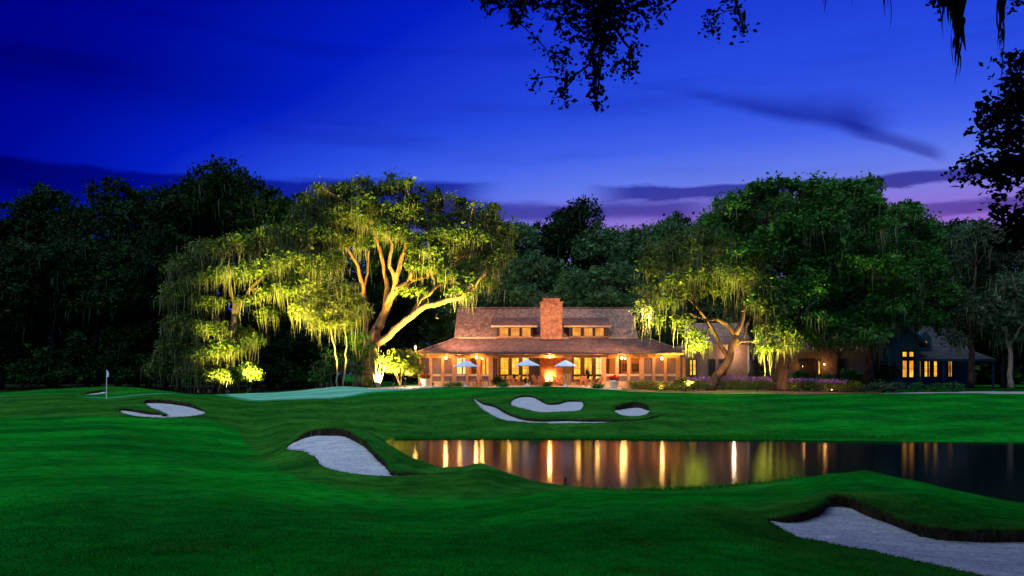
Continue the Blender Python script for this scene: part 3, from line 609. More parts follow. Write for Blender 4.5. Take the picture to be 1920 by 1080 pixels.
def sheet(name, rows, off, material, label, ny_=14, step=6):
    """A surface laid on the land: rows of (column, near distance, far distance)."""
    a = np.array(rows, float); px = np.arange(a[0, 0], a[-1, 0] + step * .5, step)
    yn, yf = pchip(a[:, 0], a[:, 1], px)[:, 0], pchip(a[:, 0], a[:, 2], px)[:, 0]
    u = np.linspace(0, 1, ny_); Yg = yn[:, None] * (1 - u) + yf[:, None] * u; pg = np.broadcast_to(px[:, None], Yg.shape)
    z = T(pg, Yg) + off
    v = np.stack([(pg - 960) / FPX * Yg, Yg, z], -1).reshape(-1, 3); i_ = np.arange(len(px) * ny_).reshape(len(px), ny_)
    f = np.stack([i_[:-1, :-1], i_[1:, :-1], i_[1:, 1:], i_[:-1, 1:]], -1).reshape(-1, 4)
    return tag(link_mesh(name, np_mesh(name, v, f), material, smooth=True), label, kind="structure")
sheet("collar", [(405, 76, 79.5), (440, 69.6, 81), (500, 66.9, 83), (560, 66.8, 85.8), (620, 68.7, 88), (680, 72, 86.5), (730, 74.6, 83.5), (780, 77.4, 81.5), (830, 79, 80.5)], 0.012, M["collar"], "slightly longer fringe of turf round the putting green", 30, 4)
sheet("putting_green", [(425, 77, 78.5), (450, 71, 80), (500, 68.2, 82), (560, 68, 84.5), (620, 70, 87), (680, 73.5, 85), (730, 76, 82), (780, 78.5, 80.5), (800, 79.8, 80)], 0.02, M["green"], "smooth pale green putting surface with a flagstick hole", 30, 4)
sheet("flag_green", [(-200, 64, 68), (-60, 64.5, 70), (100, 65.5, 71.5), (230, 67.5, 73), (310, 70, 74), (350, 72, 73)], 0.02, M["collar"], "pale strip of putting surface under the white flagstick", 20, 5)
sheet("patio", [(690, 80.5, 84), (730, 80.2, 87), (780, 80.3, 91), (900, 82, 91.5), (1000, 82.5, 91.5), (1100, 82.2, 91.5), (1165, 81.5, 91), (1182, 83, 88)], 0.03, M["patio"], "pale stone patio in front of the clubhouse porch", 16)
sheet("wood_shade", [(-1000, 86, 135), (-60, 86, 135), (60, 87.5, 135), (215, 90, 135), (310, 88.5, 135), (380, 88, 135), (440, 84.5, 135), (520, 86.5, 135), (600, 88.5, 135), (690, 88, 135)], 0.04, M["ground_shade"], "dark sheet for the shade under the trees of the left wood", 24, 12)  # dark sheet laid in for the shade below the wood
sheet("lamplit_lawn", [(1120, 78.6, 79), (1180, 77.6, 80.6), (1300, 79, 82.3), (1400, 79.8, 82.4), (1500, 80.5, 81.6), (1560, 80.8, 81)], 0.025, M["lawn_lamplight"], "strip of lawn with yellow lamplight put into its colour", 8)  # lamplight painted as a yellower strip of lawn
sheet("mulch_bed", [(1165, 82, 86.5), (1230, 81.2, 88), (1400, 82.6, 89), (1550, 82, 89), (1640, 81.6, 88), (1660, 82, 86)], 0.035, M["mulch"], "reddish mulch bed below the hedge", 10)
sheet("path", [(1640, 82, 84), (1700, 81.8, 86), (1780, 81.5, 88), (1920, 82, 90), (2200, 83, 92)], 0.03, M["path"], "pale grey cart path in front of the blue gabled house", 10)
tag(MB().add([(-13, 22, 0), (75, 20, 0), (90, 56, 0), (-13, 56, 0)], [(0, 1, 2, 3)]).build("water", M["water"]), "dark still pond reflecting the clubhouse lights", kind="structure")
# short blades standing in the nearest turf and along the water's edge
rg = np.random.default_rng(77); nb = 150000
by = 7.0 + 13.0 * rg.random(nb) ** 1.25; bx = (rg.random(nb) * 2 - 1) * 0.66 * by; cl = 0.5 + 0.5 * np.sin(bx * 2.3 + 1.7 * np.sin(by * 1.3)) * np.sin(by * 1.9 + bx)
ok = (rg.random(nb) < 0.35 + 0.65 * cl) & (rg.random(nb) < np.clip((19.5 - by) / 8.5, 0, 1) ** 1.3)
for _, ring in bunkers[:2]: ok &= ~inside(ring[:, :2] * 1.0, bx, by)
bx, by = bx[ok], by[ok]; bz = Txy(bx, by); up = bz > 0.06; bx, by, bz = bx[up], by[up], bz[up]; n_ = len(bx)
hg = rg.uniform(0.010, 0.030, n_); an = rg.uniform(0, 6.28, n_); wdt = 0.0028 + 0.0003 * by; ln_ = rg.normal(0, 0.012, (n_, 2))
ex = np.arange(0, 60000); px_ = 740 + 1240 * rg.random(60000); yy = np.empty(60000)
side = rg.random(60000) < 0.6                               # both shores
cand = np.where(side, 47.3 + rg.normal(0, .35, 60000), 27.0 + rg.normal(0, 1.2, 60000)); cz = T(px_, cand); e_ok = (cz > -0.03) & (cz < 0.12)
ex_x, ex_y, ex_z = X(px_, cand)[e_ok], cand[e_ok], cz[e_ok]; m_ = len(ex_x)
bx, by, bz = np.concatenate([bx, ex_x]), np.concatenate([by, ex_y]), np.concatenate([bz, ex_z]); hg = np.concatenate([hg, rg.uniform(.05, .20, m_)]); an = np.concatenate([an, rg.uniform(0, 6.28, m_)])
wdt = np.concatenate([wdt, np.full(m_, .012)]); ln_ = np.concatenate([ln_, rg.normal(0, .05, (m_, 2))]); n_ += m_
v0 = np.column_stack([bx - np.cos(an) * wdt, by - np.sin(an) * wdt, bz - .004]); v1 = np.column_stack([bx + np.cos(an) * wdt, by + np.sin(an) * wdt, bz - .004]); v2 = np.column_stack([bx + ln_[:, 0], by + ln_[:, 1], bz + hg])
M["blade"] = mat("grass_blade", (0.004, 0.13, 0.007), (0.016, 0.21, 0.012), 0.8, tint=True, spec=0.02)
tag(link_mesh("grass", np_mesh("grass", np.stack([v0, v1, v2], 1).reshape(-1, 3), np.arange(3 * n_).reshape(-1, 3), np.repeat(rg.random(n_), 3)), M["blade"]), "short grass blades in the near turf and along the pond edge", kind="stuff")
# ------------------------------------------------------------------ foliage
def leaf_quads(rng, cen, L, W, flat=0.5):
    """One kite-shaped leaf (or leaf spray) per row of cen."""
    n = len(cen)
    d = rng.normal(size=(n, 3)); d[:, 2] *= flat; d /= np.linalg.norm(d, axis=1)[:, None] + 1e-9
    r_ = rng.normal(size=(n, 3)); r_[:, 2] += 0.6; s = np.cross(d, r_); s /= np.linalg.norm(s, axis=1)[:, None] + 1e-9
    nn = np.cross(d, s)
    l = (L * rng.uniform(0.6, 1.3, n))[:, None]; w = (W * rng.uniform(0.6, 1.3, n))[:, None]
    bend = nn * l * 0.12
    v = np.stack([cen - d * l / 2 - bend, cen + s * w / 2, cen + d * l / 2 - bend, cen - s * w / 2], 1).reshape(-1, 3)
    return v, np.arange(4 * n).reshape(n, 4)
def blob_points(rng, C, Rr, n, low=-0.7, hollow=0.62):
    u = rng.normal(size=(n * 3, 3)); u /= np.linalg.norm(u, axis=1)[:, None]; u = u[u[:, 2] > low][:n]
    r_ = rng.uniform(hollow ** 2, 1.0, len(u)) ** 0.5
    return np.asarray(C) + u * np.asarray(Rr) * r_[:, None], u
def crown_arrays(rng, blobs, dens, per, spread, L, W, low=-0.7, hollow=0.62):
    """Leaf sprays gathered in small clumps over a set of uneven blobs: (verts, faces, tint, clump centres)."""
    cs = []; 
    for C, Rr in blobs:
        area = 4 * math.pi * ((Rr[0] * Rr[1] + Rr[0] * Rr[2] + Rr[1] * Rr[2]) / 3)
        p, _ = blob_points(rng, C, Rr, max(6, int(area * dens)), low, hollow); cs.append(p)
    cs = np.concatenate(cs); k = len(cs)
    sz = rng.uniform(0.55, 1.35, k); tn = np.clip(rng.normal(0.42, 0.26, k), 0, 1)
    off = rng.normal(size=(k, per, 3)) * np.array([1, 1, 0.55]) * spread * sz[:, None, None]
    cen = (cs[:, None, :] + off).reshape(-1, 3)
    ls = np.repeat(np.exp(rng.normal(0, 0.38, k)), per)
    v, f = leaf_quads(rng, cen, L * ls, W * ls)
    tl = np.clip(np.repeat(tn, per) + rng.normal(0, 0.16, k * per), 0, 1)
    return v, f, np.repeat(tl, 4), cs
def moss_arrays(rng, pts, per, length, width, spread):
    """Beards of Spanish moss: tapering wavy ribbons hung below the given points."""
    n = len(pts) * per
    top = np.repeat(pts, per, 0) + rng.normal(size=(n, 3)) * np.array([spread, spread, spread * 0.4])
    l = length * np.minimum(rng.gamma(2.2, 0.3, n) + 0.12, 1.6) * np.repeat(rng.uniform(0.5, 1.2, len(pts)), per); a = rng.uniform(0, math.pi, n); w = width * rng.uniform(0.5, 1.5, n)
    lv = 5; ts = np.linspace(0, 1, lv); prof_ = np.array([0.55, 1.0, 0.85, 0.5, 0.06])
    ph = rng.uniform(0, 6.28, (n, 2)); rows = []
    for i in range(lv):
        wob = np.stack([np.sin(ph[:, 0] + ts[i] * 3) * 0.05 * l, np.sin(ph[:, 1] + ts[i] * 3) * 0.05 * l, -ts[i] * l], 1)
        c = top + wob; s = np.stack([np.cos(a + ts[i]), np.sin(a + ts[i]), np.zeros(n)], 1) * (w * prof_[i])[:, None]
        rows += [c - s / 2, c + s / 2]
    v = np.stack(rows, 1).reshape(-1, 3); b = np.arange(n)[:, None] * lv * 2
    f = np.concatenate([b + np.array([[2 * i, 2 * i + 1, 2 * i + 3, 2 * i + 2]]) for i in range(lv - 1)])
    return v, f, np.repeat(np.clip(rng.normal(0.5, 0.25, n), 0, 1), lv * 2)
def limbs_mb(limbs, rnd, sides=8):
    m = MB()
    for pts, r0, r1 in limbs:
        P_ = [np.array(p, float) for p in pts]; q = []
        for i in range(len(P_) - 1):                     # a few extra bends per limb
            a, b = P_[i], P_[i + 1]; q.append(a)
            for u in (0.33, 0.67):
                q.append(a + (b - a) * u + np.array([rnd.uniform(-1, 1), rnd.uniform(-1, 1), rnd.uniform(-1, 1)]) * 0.05 * np.linalg.norm(b - a))
        q.append(P_[-1]); n = len(q)
        rad = [r0 + (r1 - r0) * (i / (n - 1)) ** 0.8 for i in range(n)]
        m.tube(q, rad, sides, wob=0.16, rng=rnd)
    return m
def twigs(rnd, blobs, limbs, r0=0.10, share=1.0):
    """Branches from the nearest limb into each blob."""
    nodes = [np.array(p, float) for l in limbs for p in l[0][1:]]; res = []
    for C, Rr in blobs:
        C = np.array(C, float); a = min(nodes, key=lambda p: np.linalg.norm(p - C))
        if np.linalg.norm(a - C) < 0.4 or rnd.random() > share: continue
        mid = (a + C) / 2 + np.array([rnd.uniform(-.4, .4), rnd.uniform(-.4, .4), rnd.uniform(0, .6)])
        res.append(([a, mid, C], r0, 0.03))
        for k in range(2):
            e_ = C + np.array([rnd.uniform(-1, 1) * Rr[0], rnd.uniform(-1, 1) * Rr[1], rnd.uniform(-0.2, 1) * Rr[2]]) * 0.75
            res.append(([C, (C + e_) / 2, e_], 0.05, 0.015))
    return res
def oak(name, label, cat, base, limbs, blobs, seed, leafm, barkm, dens=1.5, per=16, spread=0.42, L=0.34, W=0.20, moss=None, group=None, low=-0.7, mossm=None):
    rng = np.random.default_rng(seed); rnd = random.Random(seed)
    root = empty(name, base, label, cat, group)
    allb = list(limbs) + twigs(rnd, blobs, limbs)
    limbs_mb(allb, rnd).build("trunk", barkm, root, smooth=True)
    v, f, tn, cs = crown_arrays(rng, blobs, dens, per, spread, L, W, low)
    link_mesh("crown", np_mesh("crown", v, f, tn), leafm, root)
    if moss:
        share, per_m, ln, wd, sp = moss
        sel = cs[rng.random(len(cs)) < share]
        v, f, tn = moss_arrays(rng, sel, per_m, ln, wd, sp)
        link_mesh("moss", np_mesh("moss", v, f, tn), mossm or M["moss"], root)["kind"] = "stuff"
    return root
BK = [1.0, 1.0]
def B(px, py, Y, rx, ry, dz=None):
    """Blob from photo column/row at distance Y with radii in photo pixels."""
    s = Y / FPX; rx, ry = rx * BK[0], ry * BK[1]
    return (H(px, py, Y), (rx * s, (dz if dz else (rx + ry) / 2) * s, ry * s))
def LP(Y, *pp):
    return [H(p[0], p[1], p[2] if len(p) > 2 else Y) for p in pp]
def auto_blobs(seed, Y, outline, n, r, dy=2.0, squash=0.8):
    """Fill a crown outline (photo columns/rows) with blobs."""
    rnd = random.Random(seed); poly = np.array(outline, float); res = []
    x0, y0 = poly.min(0); x1, y1 = poly.max(0); tries = 0
    while len(res) < n and tries < 6000:
        tries += 1
        px, py = rnd.uniform(x0, x1), rnd.uniform(y0, y1)
        if not inside(poly, np.array([px]), np.array([py]))[0]: continue
        rr = r * rnd.uniform(0.65, 1.25)
        if any(math.hypot(px - q[2], (py - q[3]) * 1.2) < r * 0.62 for q in res): continue
        c, rd = B(px, py, Y + rnd.uniform(-dy, dy), rr, rr * squash); res.append((c, rd, px, py))
    return [(q[0], q[1]) for q in res]

def sprigs(seed, Y, outline, n, r0, r1, push):
    """Small tufts standing clear of the upper edge of a crown outline."""
    rnd = random.Random(seed); res = []; pts_ = [p for p in outline]
    for _ in range(n):
        i = rnd.randrange(len(pts_) - 1); u = rnd.random(); px = pts_[i][0] + (pts_[i + 1][0] - pts_[i][0]) * u; py = pts_[i][1] + (pts_[i + 1][1] - pts_[i][1]) * u
        rr = rnd.uniform(r0, r1); res.append(B(px + rnd.uniform(-6, 6), py - rnd.uniform(-.3, 1) * push, Y + rnd.uniform(-2, 2), rr, rr * .8))
    return res

BK[:] = [0.90, 0.78]
# --- the great oak lit from below, left of the clubhouse
YA = 93.0
limbsA = [
    (LP(YA, (688, 728), (690, 690), (693, 655), (706, 618)), 0.80, 0.58),
    (LP(YA, (706, 618), (722, 585), (738, 548, YA - 1), (748, 505, YA - 1.5), (757, 470, YA - 1)), 0.54, 0.20),
    (LP(YA, (738, 548, YA - 1), (765, 530, YA - 2), (780, 500, YA - 2), (790, 465, YA - 2)), 0.38, 0.14),
    (LP(YA, (722, 585), (726, 540, YA + 1), (720, 500, YA + 1), (708, 455, YA + 1), (700, 420, YA + 1)), 0.34, 0.12),
    (LP(YA, (748, 505, YA - 1.5), (760, 450, YA - 1), (775, 410, YA)), 0.2, 0.08),
    (LP(YA, (700, 650), (730, 630, YA - 2), (762, 600, YA - 3), (800, 573, YA - 4), (840, 563, YA - 4.5), (868, 556, YA - 5)), 0.44, 0.20),
    (LP(YA, (868, 556, YA - 5), (890, 540, YA - 5), (905, 515, YA - 5)), 0.18, 0.06),
    (LP(YA, (765, 530, YA - 2), (800, 520, YA - 1), (840, 500, YA), (880, 470, YA)), 0.2, 0.06),
    (LP(YA, (690, 680), (686, 600, YA + 2), (682, 540, YA + 2), (672, 500, YA + 2), (648, 460, YA + 2)), 0.36, 0.12),
    (LP(YA, (682, 540, YA + 2), (690, 500, YA + 3), (692, 470, YA + 3)), 0.16, 0.06),
]
blobsA = [B(*b) for b in [(575, 400, YA + 2, 32, 26), (612, 372, YA + 2, 26, 20), (645, 358, YA + 1, 24, 18), (690, 362, YA, 30, 20), (735, 356, YA, 34, 22), (772, 378, YA, 24, 20), (812, 385, YA + 1, 20, 18),
    (650, 410, YA, 40, 26), (705, 405, YA - 1, 44, 28), (760, 412, YA - 1, 40, 24), (815, 420, YA, 40, 26), (862, 408, YA + 1, 34, 24), (908, 415, YA + 1, 30, 28), (938, 440, YA + 1, 26, 32), (895, 460, YA, 40, 28),
    (610, 445, YA + 1, 40, 26), (585, 470, YA, 32, 26), (660, 455, YA + 1, 36, 20), (740, 440, YA - 2, 34, 18), (790, 450, YA - 2, 38, 18), (850, 462, YA - 1, 44, 22), (815, 500, YA - 2, 40, 16), (850, 520, YA - 3, 34, 14),
    (772, 545, YA - 3, 22, 10), (880, 525, YA - 4, 26, 14), (900, 498, YA - 2, 34, 18), (862, 550, YA - 5, 24, 12), (925, 480, YA - 1, 24, 22), (758, 395, YA - 1, 40, 22), (930, 500, YA - 1, 22, 20), (905, 530, YA - 3, 24, 14), (945, 470, YA, 18, 20), (880, 445, YA - 2, 36, 18), (800, 475, YA - 3, 36, 14), (835, 440, YA - 2, 34, 16), (720, 430, YA - 2.5, 30, 14), (775, 500, YA - 3.5, 20, 10), (690, 385, YA - 1, 34, 18), (635, 395, YA, 30, 18), (590, 425, YA, 30, 20)]]
limbsA += [(LP(YA, (748, 540, YA - 1), (730, 500, YA - 2), (735, 455, YA - 2), (722, 425, YA - 2)), 0.26, 0.08), (LP(YA, (765, 600, YA - 3), (790, 560, YA - 2), (830, 530, YA - 2), (870, 505, YA - 2)), 0.24, 0.07)]
blobsA += sprigs(51, YA, [(560, 395), (600, 360), (650, 345), (700, 345), (745, 340), (790, 365), (820, 372), (870, 390), (920, 392), (955, 430)], 26, 6, 11, 12)
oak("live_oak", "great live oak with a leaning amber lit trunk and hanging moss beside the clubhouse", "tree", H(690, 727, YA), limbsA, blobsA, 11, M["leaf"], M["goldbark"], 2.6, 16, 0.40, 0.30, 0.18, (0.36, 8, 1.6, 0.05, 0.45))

# --- the drooping oak lit at its heart, far left of the clubhouse
YB = 90.0
limbsB = [
    (LP(YB, (408, 738), (414, 690), (432, 640), (440, 590)), 0.55, 0.35),
    (LP(YB, (432, 640), (400, 580), (372, 540), (340, 520)), 0.28, 0.08),
    (LP(YB, (440, 590), (470, 540), (510, 500), (560, 470)), 0.28, 0.08),
    (LP(YB, (440, 590), (430, 530), (440, 480), (450, 455)), 0.26, 0.08),
    (LP(YB, (470, 540), (540, 545), (585, 560)), 0.18, 0.06),
    (LP(YB, (414, 690), (375, 650), (340, 640)), 0.2, 0.06),
]
blobsB = [B(*b) for b in [(350, 500, YB + 1, 46, 24), (400, 470, YB + 1, 50, 24), (455, 458, YB + 1, 52, 24), (510, 445, YB + 1, 46, 26), (560, 440, YB + 1, 40, 26), (605, 450, YB + 1, 34, 28), (625, 490, YB, 26, 26),
    (375, 530, YB, 46, 22), (430, 515, YB - 1, 50, 20), (490, 505, YB - 1, 50, 20), (545, 490, YB - 1, 44, 22), (590, 500, YB, 32, 26), (335, 555, YB, 40, 30), (390, 570, YB - 1, 32, 20), (345, 610, YB - 1, 40, 30),
    (395, 620, YB - 2, 34, 22), (425, 655, YB - 2, 30, 22), (385, 668, YB - 2, 34, 20), (330, 660, YB - 1, 34, 32), (360, 700, YB - 2, 34, 24), (410, 705, YB - 2.5, 28, 16), (478, 640, YB - 1, 22, 12), (520, 545, YB - 1, 34, 18),
    (560, 540, YB, 30, 20), (500, 590, YB, 20, 14), (460, 565, YB, 22, 12), (305, 690, YB - 1, 28, 30), (455, 625, YB + 1.5, 30, 14)]]
oak("live_oak", "drooping moss hung oak with a yellow glowing heart on the left", "tree", H(408, 738, YB), limbsB, blobsB, 12, M["leaf"], M["darkbark"], 2.9, 15, 0.40, 0.28, 0.16, (0.28, 8, 1.8, 0.05, 0.45))

BK[:] = [0.9, 0.85]
# --- small bright tree on two pale stems
YC = 86.0
limbsC = [(LP(YC, (633, 728), (632, 690), (628, 650), (618, 610), (612, 580)), 0.10, 0.05), (LP(YC, (643, 727), (647, 690), (650, 650), (645, 610), (648, 575)), 0.09, 0.04),
          (LP(YC, (618, 610), (590, 590), (572, 575)), 0.06, 0.03), (LP(YC, (645, 610), (665, 590), (672, 575)), 0.05, 0.03)]
blobsC = [B(*b) for b in [(575, 570, YC, 26, 18), (605, 560, YC, 28, 18), (640, 552, YC, 26, 20), (662, 560, YC, 22, 18), (590, 595, YC - 1, 30, 16), (630, 585, YC - 1, 32, 18), (660, 590, YC, 20, 18), (560, 585, YC - .5, 20, 14), (590, 540, YC, 22, 14), (625, 530, YC, 24, 14), (655, 538, YC - .5, 22, 14), (676, 575, YC - .5, 18, 16), (610, 612, YC - 1, 22, 9), (642, 608, YC - 1, 22, 9)]]
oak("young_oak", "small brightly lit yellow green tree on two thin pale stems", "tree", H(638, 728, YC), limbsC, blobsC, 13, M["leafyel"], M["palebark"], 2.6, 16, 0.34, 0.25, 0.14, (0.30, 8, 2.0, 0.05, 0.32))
# a darker tree under its right side
blobs = [B(*b) for b in [(668, 640, YC + 3, 22, 24), (690, 660, YC + 3, 20, 22), (650, 680, YC + 3, 24, 20), (680, 695, YC + 3, 18, 18), (605, 690, YC + 2.5, 18, 16), (622, 668, YC + 3, 18, 12), (595, 712, YC + 2.5, 20, 12)]]
oak("holly_tree", "low dark glossy tree between the bright young tree and the great oak", "tree", H(668, 728, YC + 3), [(LP(YC + 3, (668, 728), (668, 690), (668, 640)), 0.14, 0.05)], blobs, 14, M["leafmid"], M["bark"], 2.0, 14, 0.36, 0.26, 0.15, (0.3, 5, 1.6, 0.08, 0.3))

BK[:] = [0.92, 0.80]
# --- leaning oak right of the clubhouse
YD = 85.5
limbsD = [
    (LP(YD, (1331, 735), (1345, 705), (1362, 682), (1372, 655), (1378, 630)), 0.48, 0.34),
    (LP(YD, (1366, 672), (1352, 650), (1340, 625), (1322, 595), (1298, 565), (1270, 545)), 0.26, 0.10),
    (LP(YD, (1378, 630), (1362, 606), (1345, 598, YD - 1), (1322, 600, YD - 1.5), (1300, 590, YD - 2)), 0.30, 0.08),
    (LP(YD, (1378, 630), (1392, 600), (1398, 570), (1392, 535), (1380, 500)), 0.30, 0.1),
    (LP(YD, (1270, 545), (1240, 540, YD - 1), (1215, 560, YD - 1.5), (1205, 590, YD - 2)), 0.1, 0.04),
    (LP(YD, (1372, 655), (1390, 640), (1398, 615), (1410, 590)), 0.2, 0.08),
]
blobsD = [B(*b) for b in [(1215, 545, YD - 1, 24, 16), (1250, 530, YD - 1, 32, 18), (1295, 520, YD - 1, 36, 20), (1345, 515, YD - 1, 38, 20), (1395, 520, YD - 1, 36, 20), (1205, 580, YD - 2, 20, 16), (1225, 600, YD - 2, 22, 14),
    (1240, 565, YD - 1, 26, 14), (1285, 550, YD, 30, 14), (1335, 545, YD, 34, 14), (1300, 625, YD - 2, 22, 14), (1318, 648, YD - 2, 20, 14), (1280, 600, YD - 1, 20, 12), (1430, 545, YD - 1, 30, 22), (1445, 580, YD - 1, 26, 20), (1425, 570, YD - 1.5, 22, 18),
    (1450, 620, YD - 1, 30, 22), (1485, 640, YD, 24, 22), (1437, 650, YD - 1, 20, 14), (1468, 560, YD, 24, 16), (1245, 470, YD + 2, 44, 26), (1300, 450, YD + 3, 48, 26), (1350, 470, YD + 2, 44, 26), (1230, 500, YD + 1, 34, 20), (1290, 490, YD + 1, 44, 18), (1400, 480, YD + 2, 40, 22)]]
oak("live_oak", "leaning oak with lamplit drooping moss at the right end of the clubhouse roof", "tree", H(1331, 735, YD), limbsD, blobsD, 15, M["leaf"], M["midbark"], 2.6, 15, 0.38, 0.28, 0.16, (0.34, 8, 1.6, 0.05, 0.45), low=-0.8)
# dark forked trunk behind it
limbsE = [(LP(94, (1413, 712), (1414, 680), (1420, 655), (1410, 630), (1398, 608), (1392, 570)), 0.55, 0.2), (LP(94, (1410, 630), (1425, 610), (1440, 590)), 0.22, 0.08), (LP(94, (1398, 608), (1380, 600), (1370, 590)), 0.2, 0.07)]
oak("live_oak", "black silhouetted forked oak trunk against the pale wing wall", "tree", H(1413, 715, 94), limbsE, [B(*b) for b in [(1390, 560, 94, 40, 26), (1440, 575, 94, 40, 26), (1360, 575, 95, 30, 20), (1415, 530, 95, 44, 26)]], 16, M["leafdark"], M["darkbark"], 1.2, 12, 0.42, 0.34, 0.2, (0.3, 5, 1.8, 0.1, 0.5))

BK[:] = [1.0, 1.0]
# --- thick oak with the broad dark crown
YF = 87.5
limbsF = [
    (LP(YF, (1465, 733), (1464, 712), (1466, 690), (1470, 665), (1478, 640)), 0.85, 0.55),
    (LP(YF, (1470, 665), (1445, 640), (1430, 600), (1420, 540), (1410, 480)), 0.36, 0.10),
    (LP(YF, (1478, 640), (1500, 590, YF + 1), (1515, 530, YF + 2), (1520, 460, YF + 2), (1530, 400, YF + 1)), 0.45, 0.12),
    (LP(YF, (1478, 640), (1530, 600, YF + 1.5), (1580, 560, YF + 2.5), (1630, 520, YF + 2), (1680, 500, YF + 1)), 0.3, 0.06),
    (LP(YF, (1515, 530, YF + 2), (1560, 480, YF + 2.5), (1610, 430, YF + 2), (1640, 400, YF + 1)), 0.2, 0.05),
    (LP(YF, (1515, 530), (1470, 470), (1430, 420), (1400, 395)), 0.25, 0.07),
]
topF = [(1330, 420), (1345, 398), (1372, 370), (1405, 366), (1440, 355), (1475, 350), (1510, 350), (1545, 348), (1590, 352), (1620, 366), (1645, 392), (1680, 405), (1720, 388)]
outF = [(1335, 430), (1345, 400), (1372, 372), (1405, 370), (1440, 360), (1475, 358), (1510, 362), (1545, 356), (1590, 362), (1620, 372), (1640, 395), (1665, 420), (1690, 450), (1705, 500), (1700, 560), (1680, 610), (1640, 640), (1580, 645), (1530, 650), (1500, 630), (1470, 600), (1420, 560), (1380, 520), (1345, 480)]
blobsF = auto_blobs(21, YF, outF, 105, 24, 3.2, 0.66)
blobsF += [B(*b) for b in [(1495, 628, YF - 1, 22, 12), (1520, 640, YF - .5, 22, 12), (1548, 632, YF, 24, 13), (1575, 642, YF - .5, 22, 12), (1600, 630, YF, 22, 14), (1622, 640, YF + 1, 20, 12), (1510, 606, YF, 24, 14), (1560, 606, YF, 26, 14), (1610, 602, YF, 26, 14), (1455, 605, YF - 1, 22, 14), (1440, 630, YF - 1.5, 18, 10)]]
blobsF += [B(*b) for b in [(1480, 352, YF, 20, 12), (1520, 350, YF, 18, 12), (1600, 355, YF, 20, 14), (1385, 375, YF, 22, 14), (1430, 362, YF, 22, 14), (1560, 352, YF, 22, 12)]]
blobsF += sprigs(52, YF, topF, 34, 6, 12, 14)
oak("live_oak", "broad dark green oak on a thick trunk, tallest on the right", "tree", H(1465, 733, YF), limbsF, blobsF, 17, M["leafmid"], M["midbark"], 1.75, 15, 0.42, 0.32, 0.19, (0.09, 6, 1.7, 0.08, 0.4))
YJ = 92.5
oak("young_oak", "slim mossy oak with a reddish trunk before the far end of the brick wing", "tree", H(1572, 722, YJ), [(LP(YJ, (1572, 724), (1571, 700), (1573, 670), (1568, 635)), 0.22, 0.10), (LP(YJ, (1573, 670), (1595, 640), (1615, 625)), 0.1, 0.04), (LP(YJ, (1572, 665), (1545, 640), (1525, 625)), 0.1, 0.04)],
    [B(*b) for b in [(1500, 632, YJ, 22, 10), (1525, 640, YJ - .5, 24, 11), (1552, 648, YJ, 22, 10), (1580, 650, YJ - .5, 22, 10), (1606, 644, YJ, 22, 12), (1630, 636, YJ, 20, 12), (1540, 622, YJ, 26, 12), (1600, 618, YJ, 28, 12), (1648, 652, YJ + 1, 14, 12)]], 27, M["leaf"], M["midbark"], 2.2, 13, 0.36, 0.26, 0.15, (0.5, 7, 1.7, 0.07, 0.4))
# --- right hand oaks near the blue house
YG = 92.0
outG = [(1620, 440), (1660, 395), (1705, 390), (1735, 410), (1760, 450), (1775, 520), (1790, 590), (1770, 640), (1735, 620), (1700, 590), (1660, 600), (1630, 560), (1600, 500)]
limbsG = [(LP(YG, (1627, 716), (1630, 680), (1634, 640), (1645, 590), (1660, 520)), 0.55, 0.2), (LP(YG, (1645, 590), (1690, 530), (1710, 460), (1715, 420)), 0.25, 0.08), (LP(YG, (1634, 640), (1600, 610), (1580, 590)), 0.2, 0.07)]
oak("live_oak", "dark oak with a straight trunk at the left corner of the blue gabled house", "tree", H(1627, 718, YG), limbsG, auto_blobs(22, YG, outG, 46, 23, 2.5, .66), 18, M["leafmid"], M["midbark"], 1.7, 14, 0.46, 0.36, 0.21, (0.07, 5, 1.7, 0.09, 0.4))
YH = 95.0
outH = [(1745, 450), (1780, 430), (1840, 425), (1900, 430), (1960, 440), (2000, 500), (1990, 600), (1940, 640), (1900, 660), (1850, 640), (1800, 620), (1760, 600), (1730, 540)]
limbsH = [(LP(YH, (1824, 722), (1822, 680), (1818, 640), (1815, 580), (1830, 500)), 0.42, 0.14), (LP(YH, (1818, 640), (1860, 580), (1900, 530)), 0.2, 0.06), (LP(YH, (1818, 640), (1780, 580), (1760, 540)), 0.2, 0.06)]
oak("live_oak", "grey mossy oak standing before the right wing of the blue house", "tree", H(1824, 722, YH), limbsH, auto_blobs(23, YH, outH, 50, 25, 3, .66) + [B(*b) for b in [(1752, 600, 93, 22, 14), (1775, 622, 93, 24, 14), (1795, 640, 93, 22, 12), (1740, 575, 93, 24, 16), (1712, 612, 94, 16, 10), (1665, 612, 94, 18, 10)]], 19, M["leafgrey"], M["midbark"], 1.5, 13, 0.46, 0.34, 0.20, (0.18, 6, 2.0, 0.09, 0.45))
limbsI = [(LP(90, (1896, 728), (1895, 690), (1892, 650), (1885, 610)), 0.34, 0.12), (LP(90, (1892, 650), (1915, 610), (1930, 580)), 0.15, 0.05)]
oak("live_oak", "slender oak by the cart path at the far right edge", "tree", H(1896, 730, 90), limbsI, [B(*b) for b in [(1880, 600, 90, 34, 22), (1920, 580, 90, 34, 24), (1860, 570, 91, 30, 22), (1945, 620, 90, 30, 24), (1895, 640, 90, 24, 14), (1900, 540, 91, 40, 26)]], 20, M["leafgrey"], M["bark"], 1.1, 13, 0.44, 0.34, 0.2, (0.16, 6, 1.8, 0.09, 0.4))

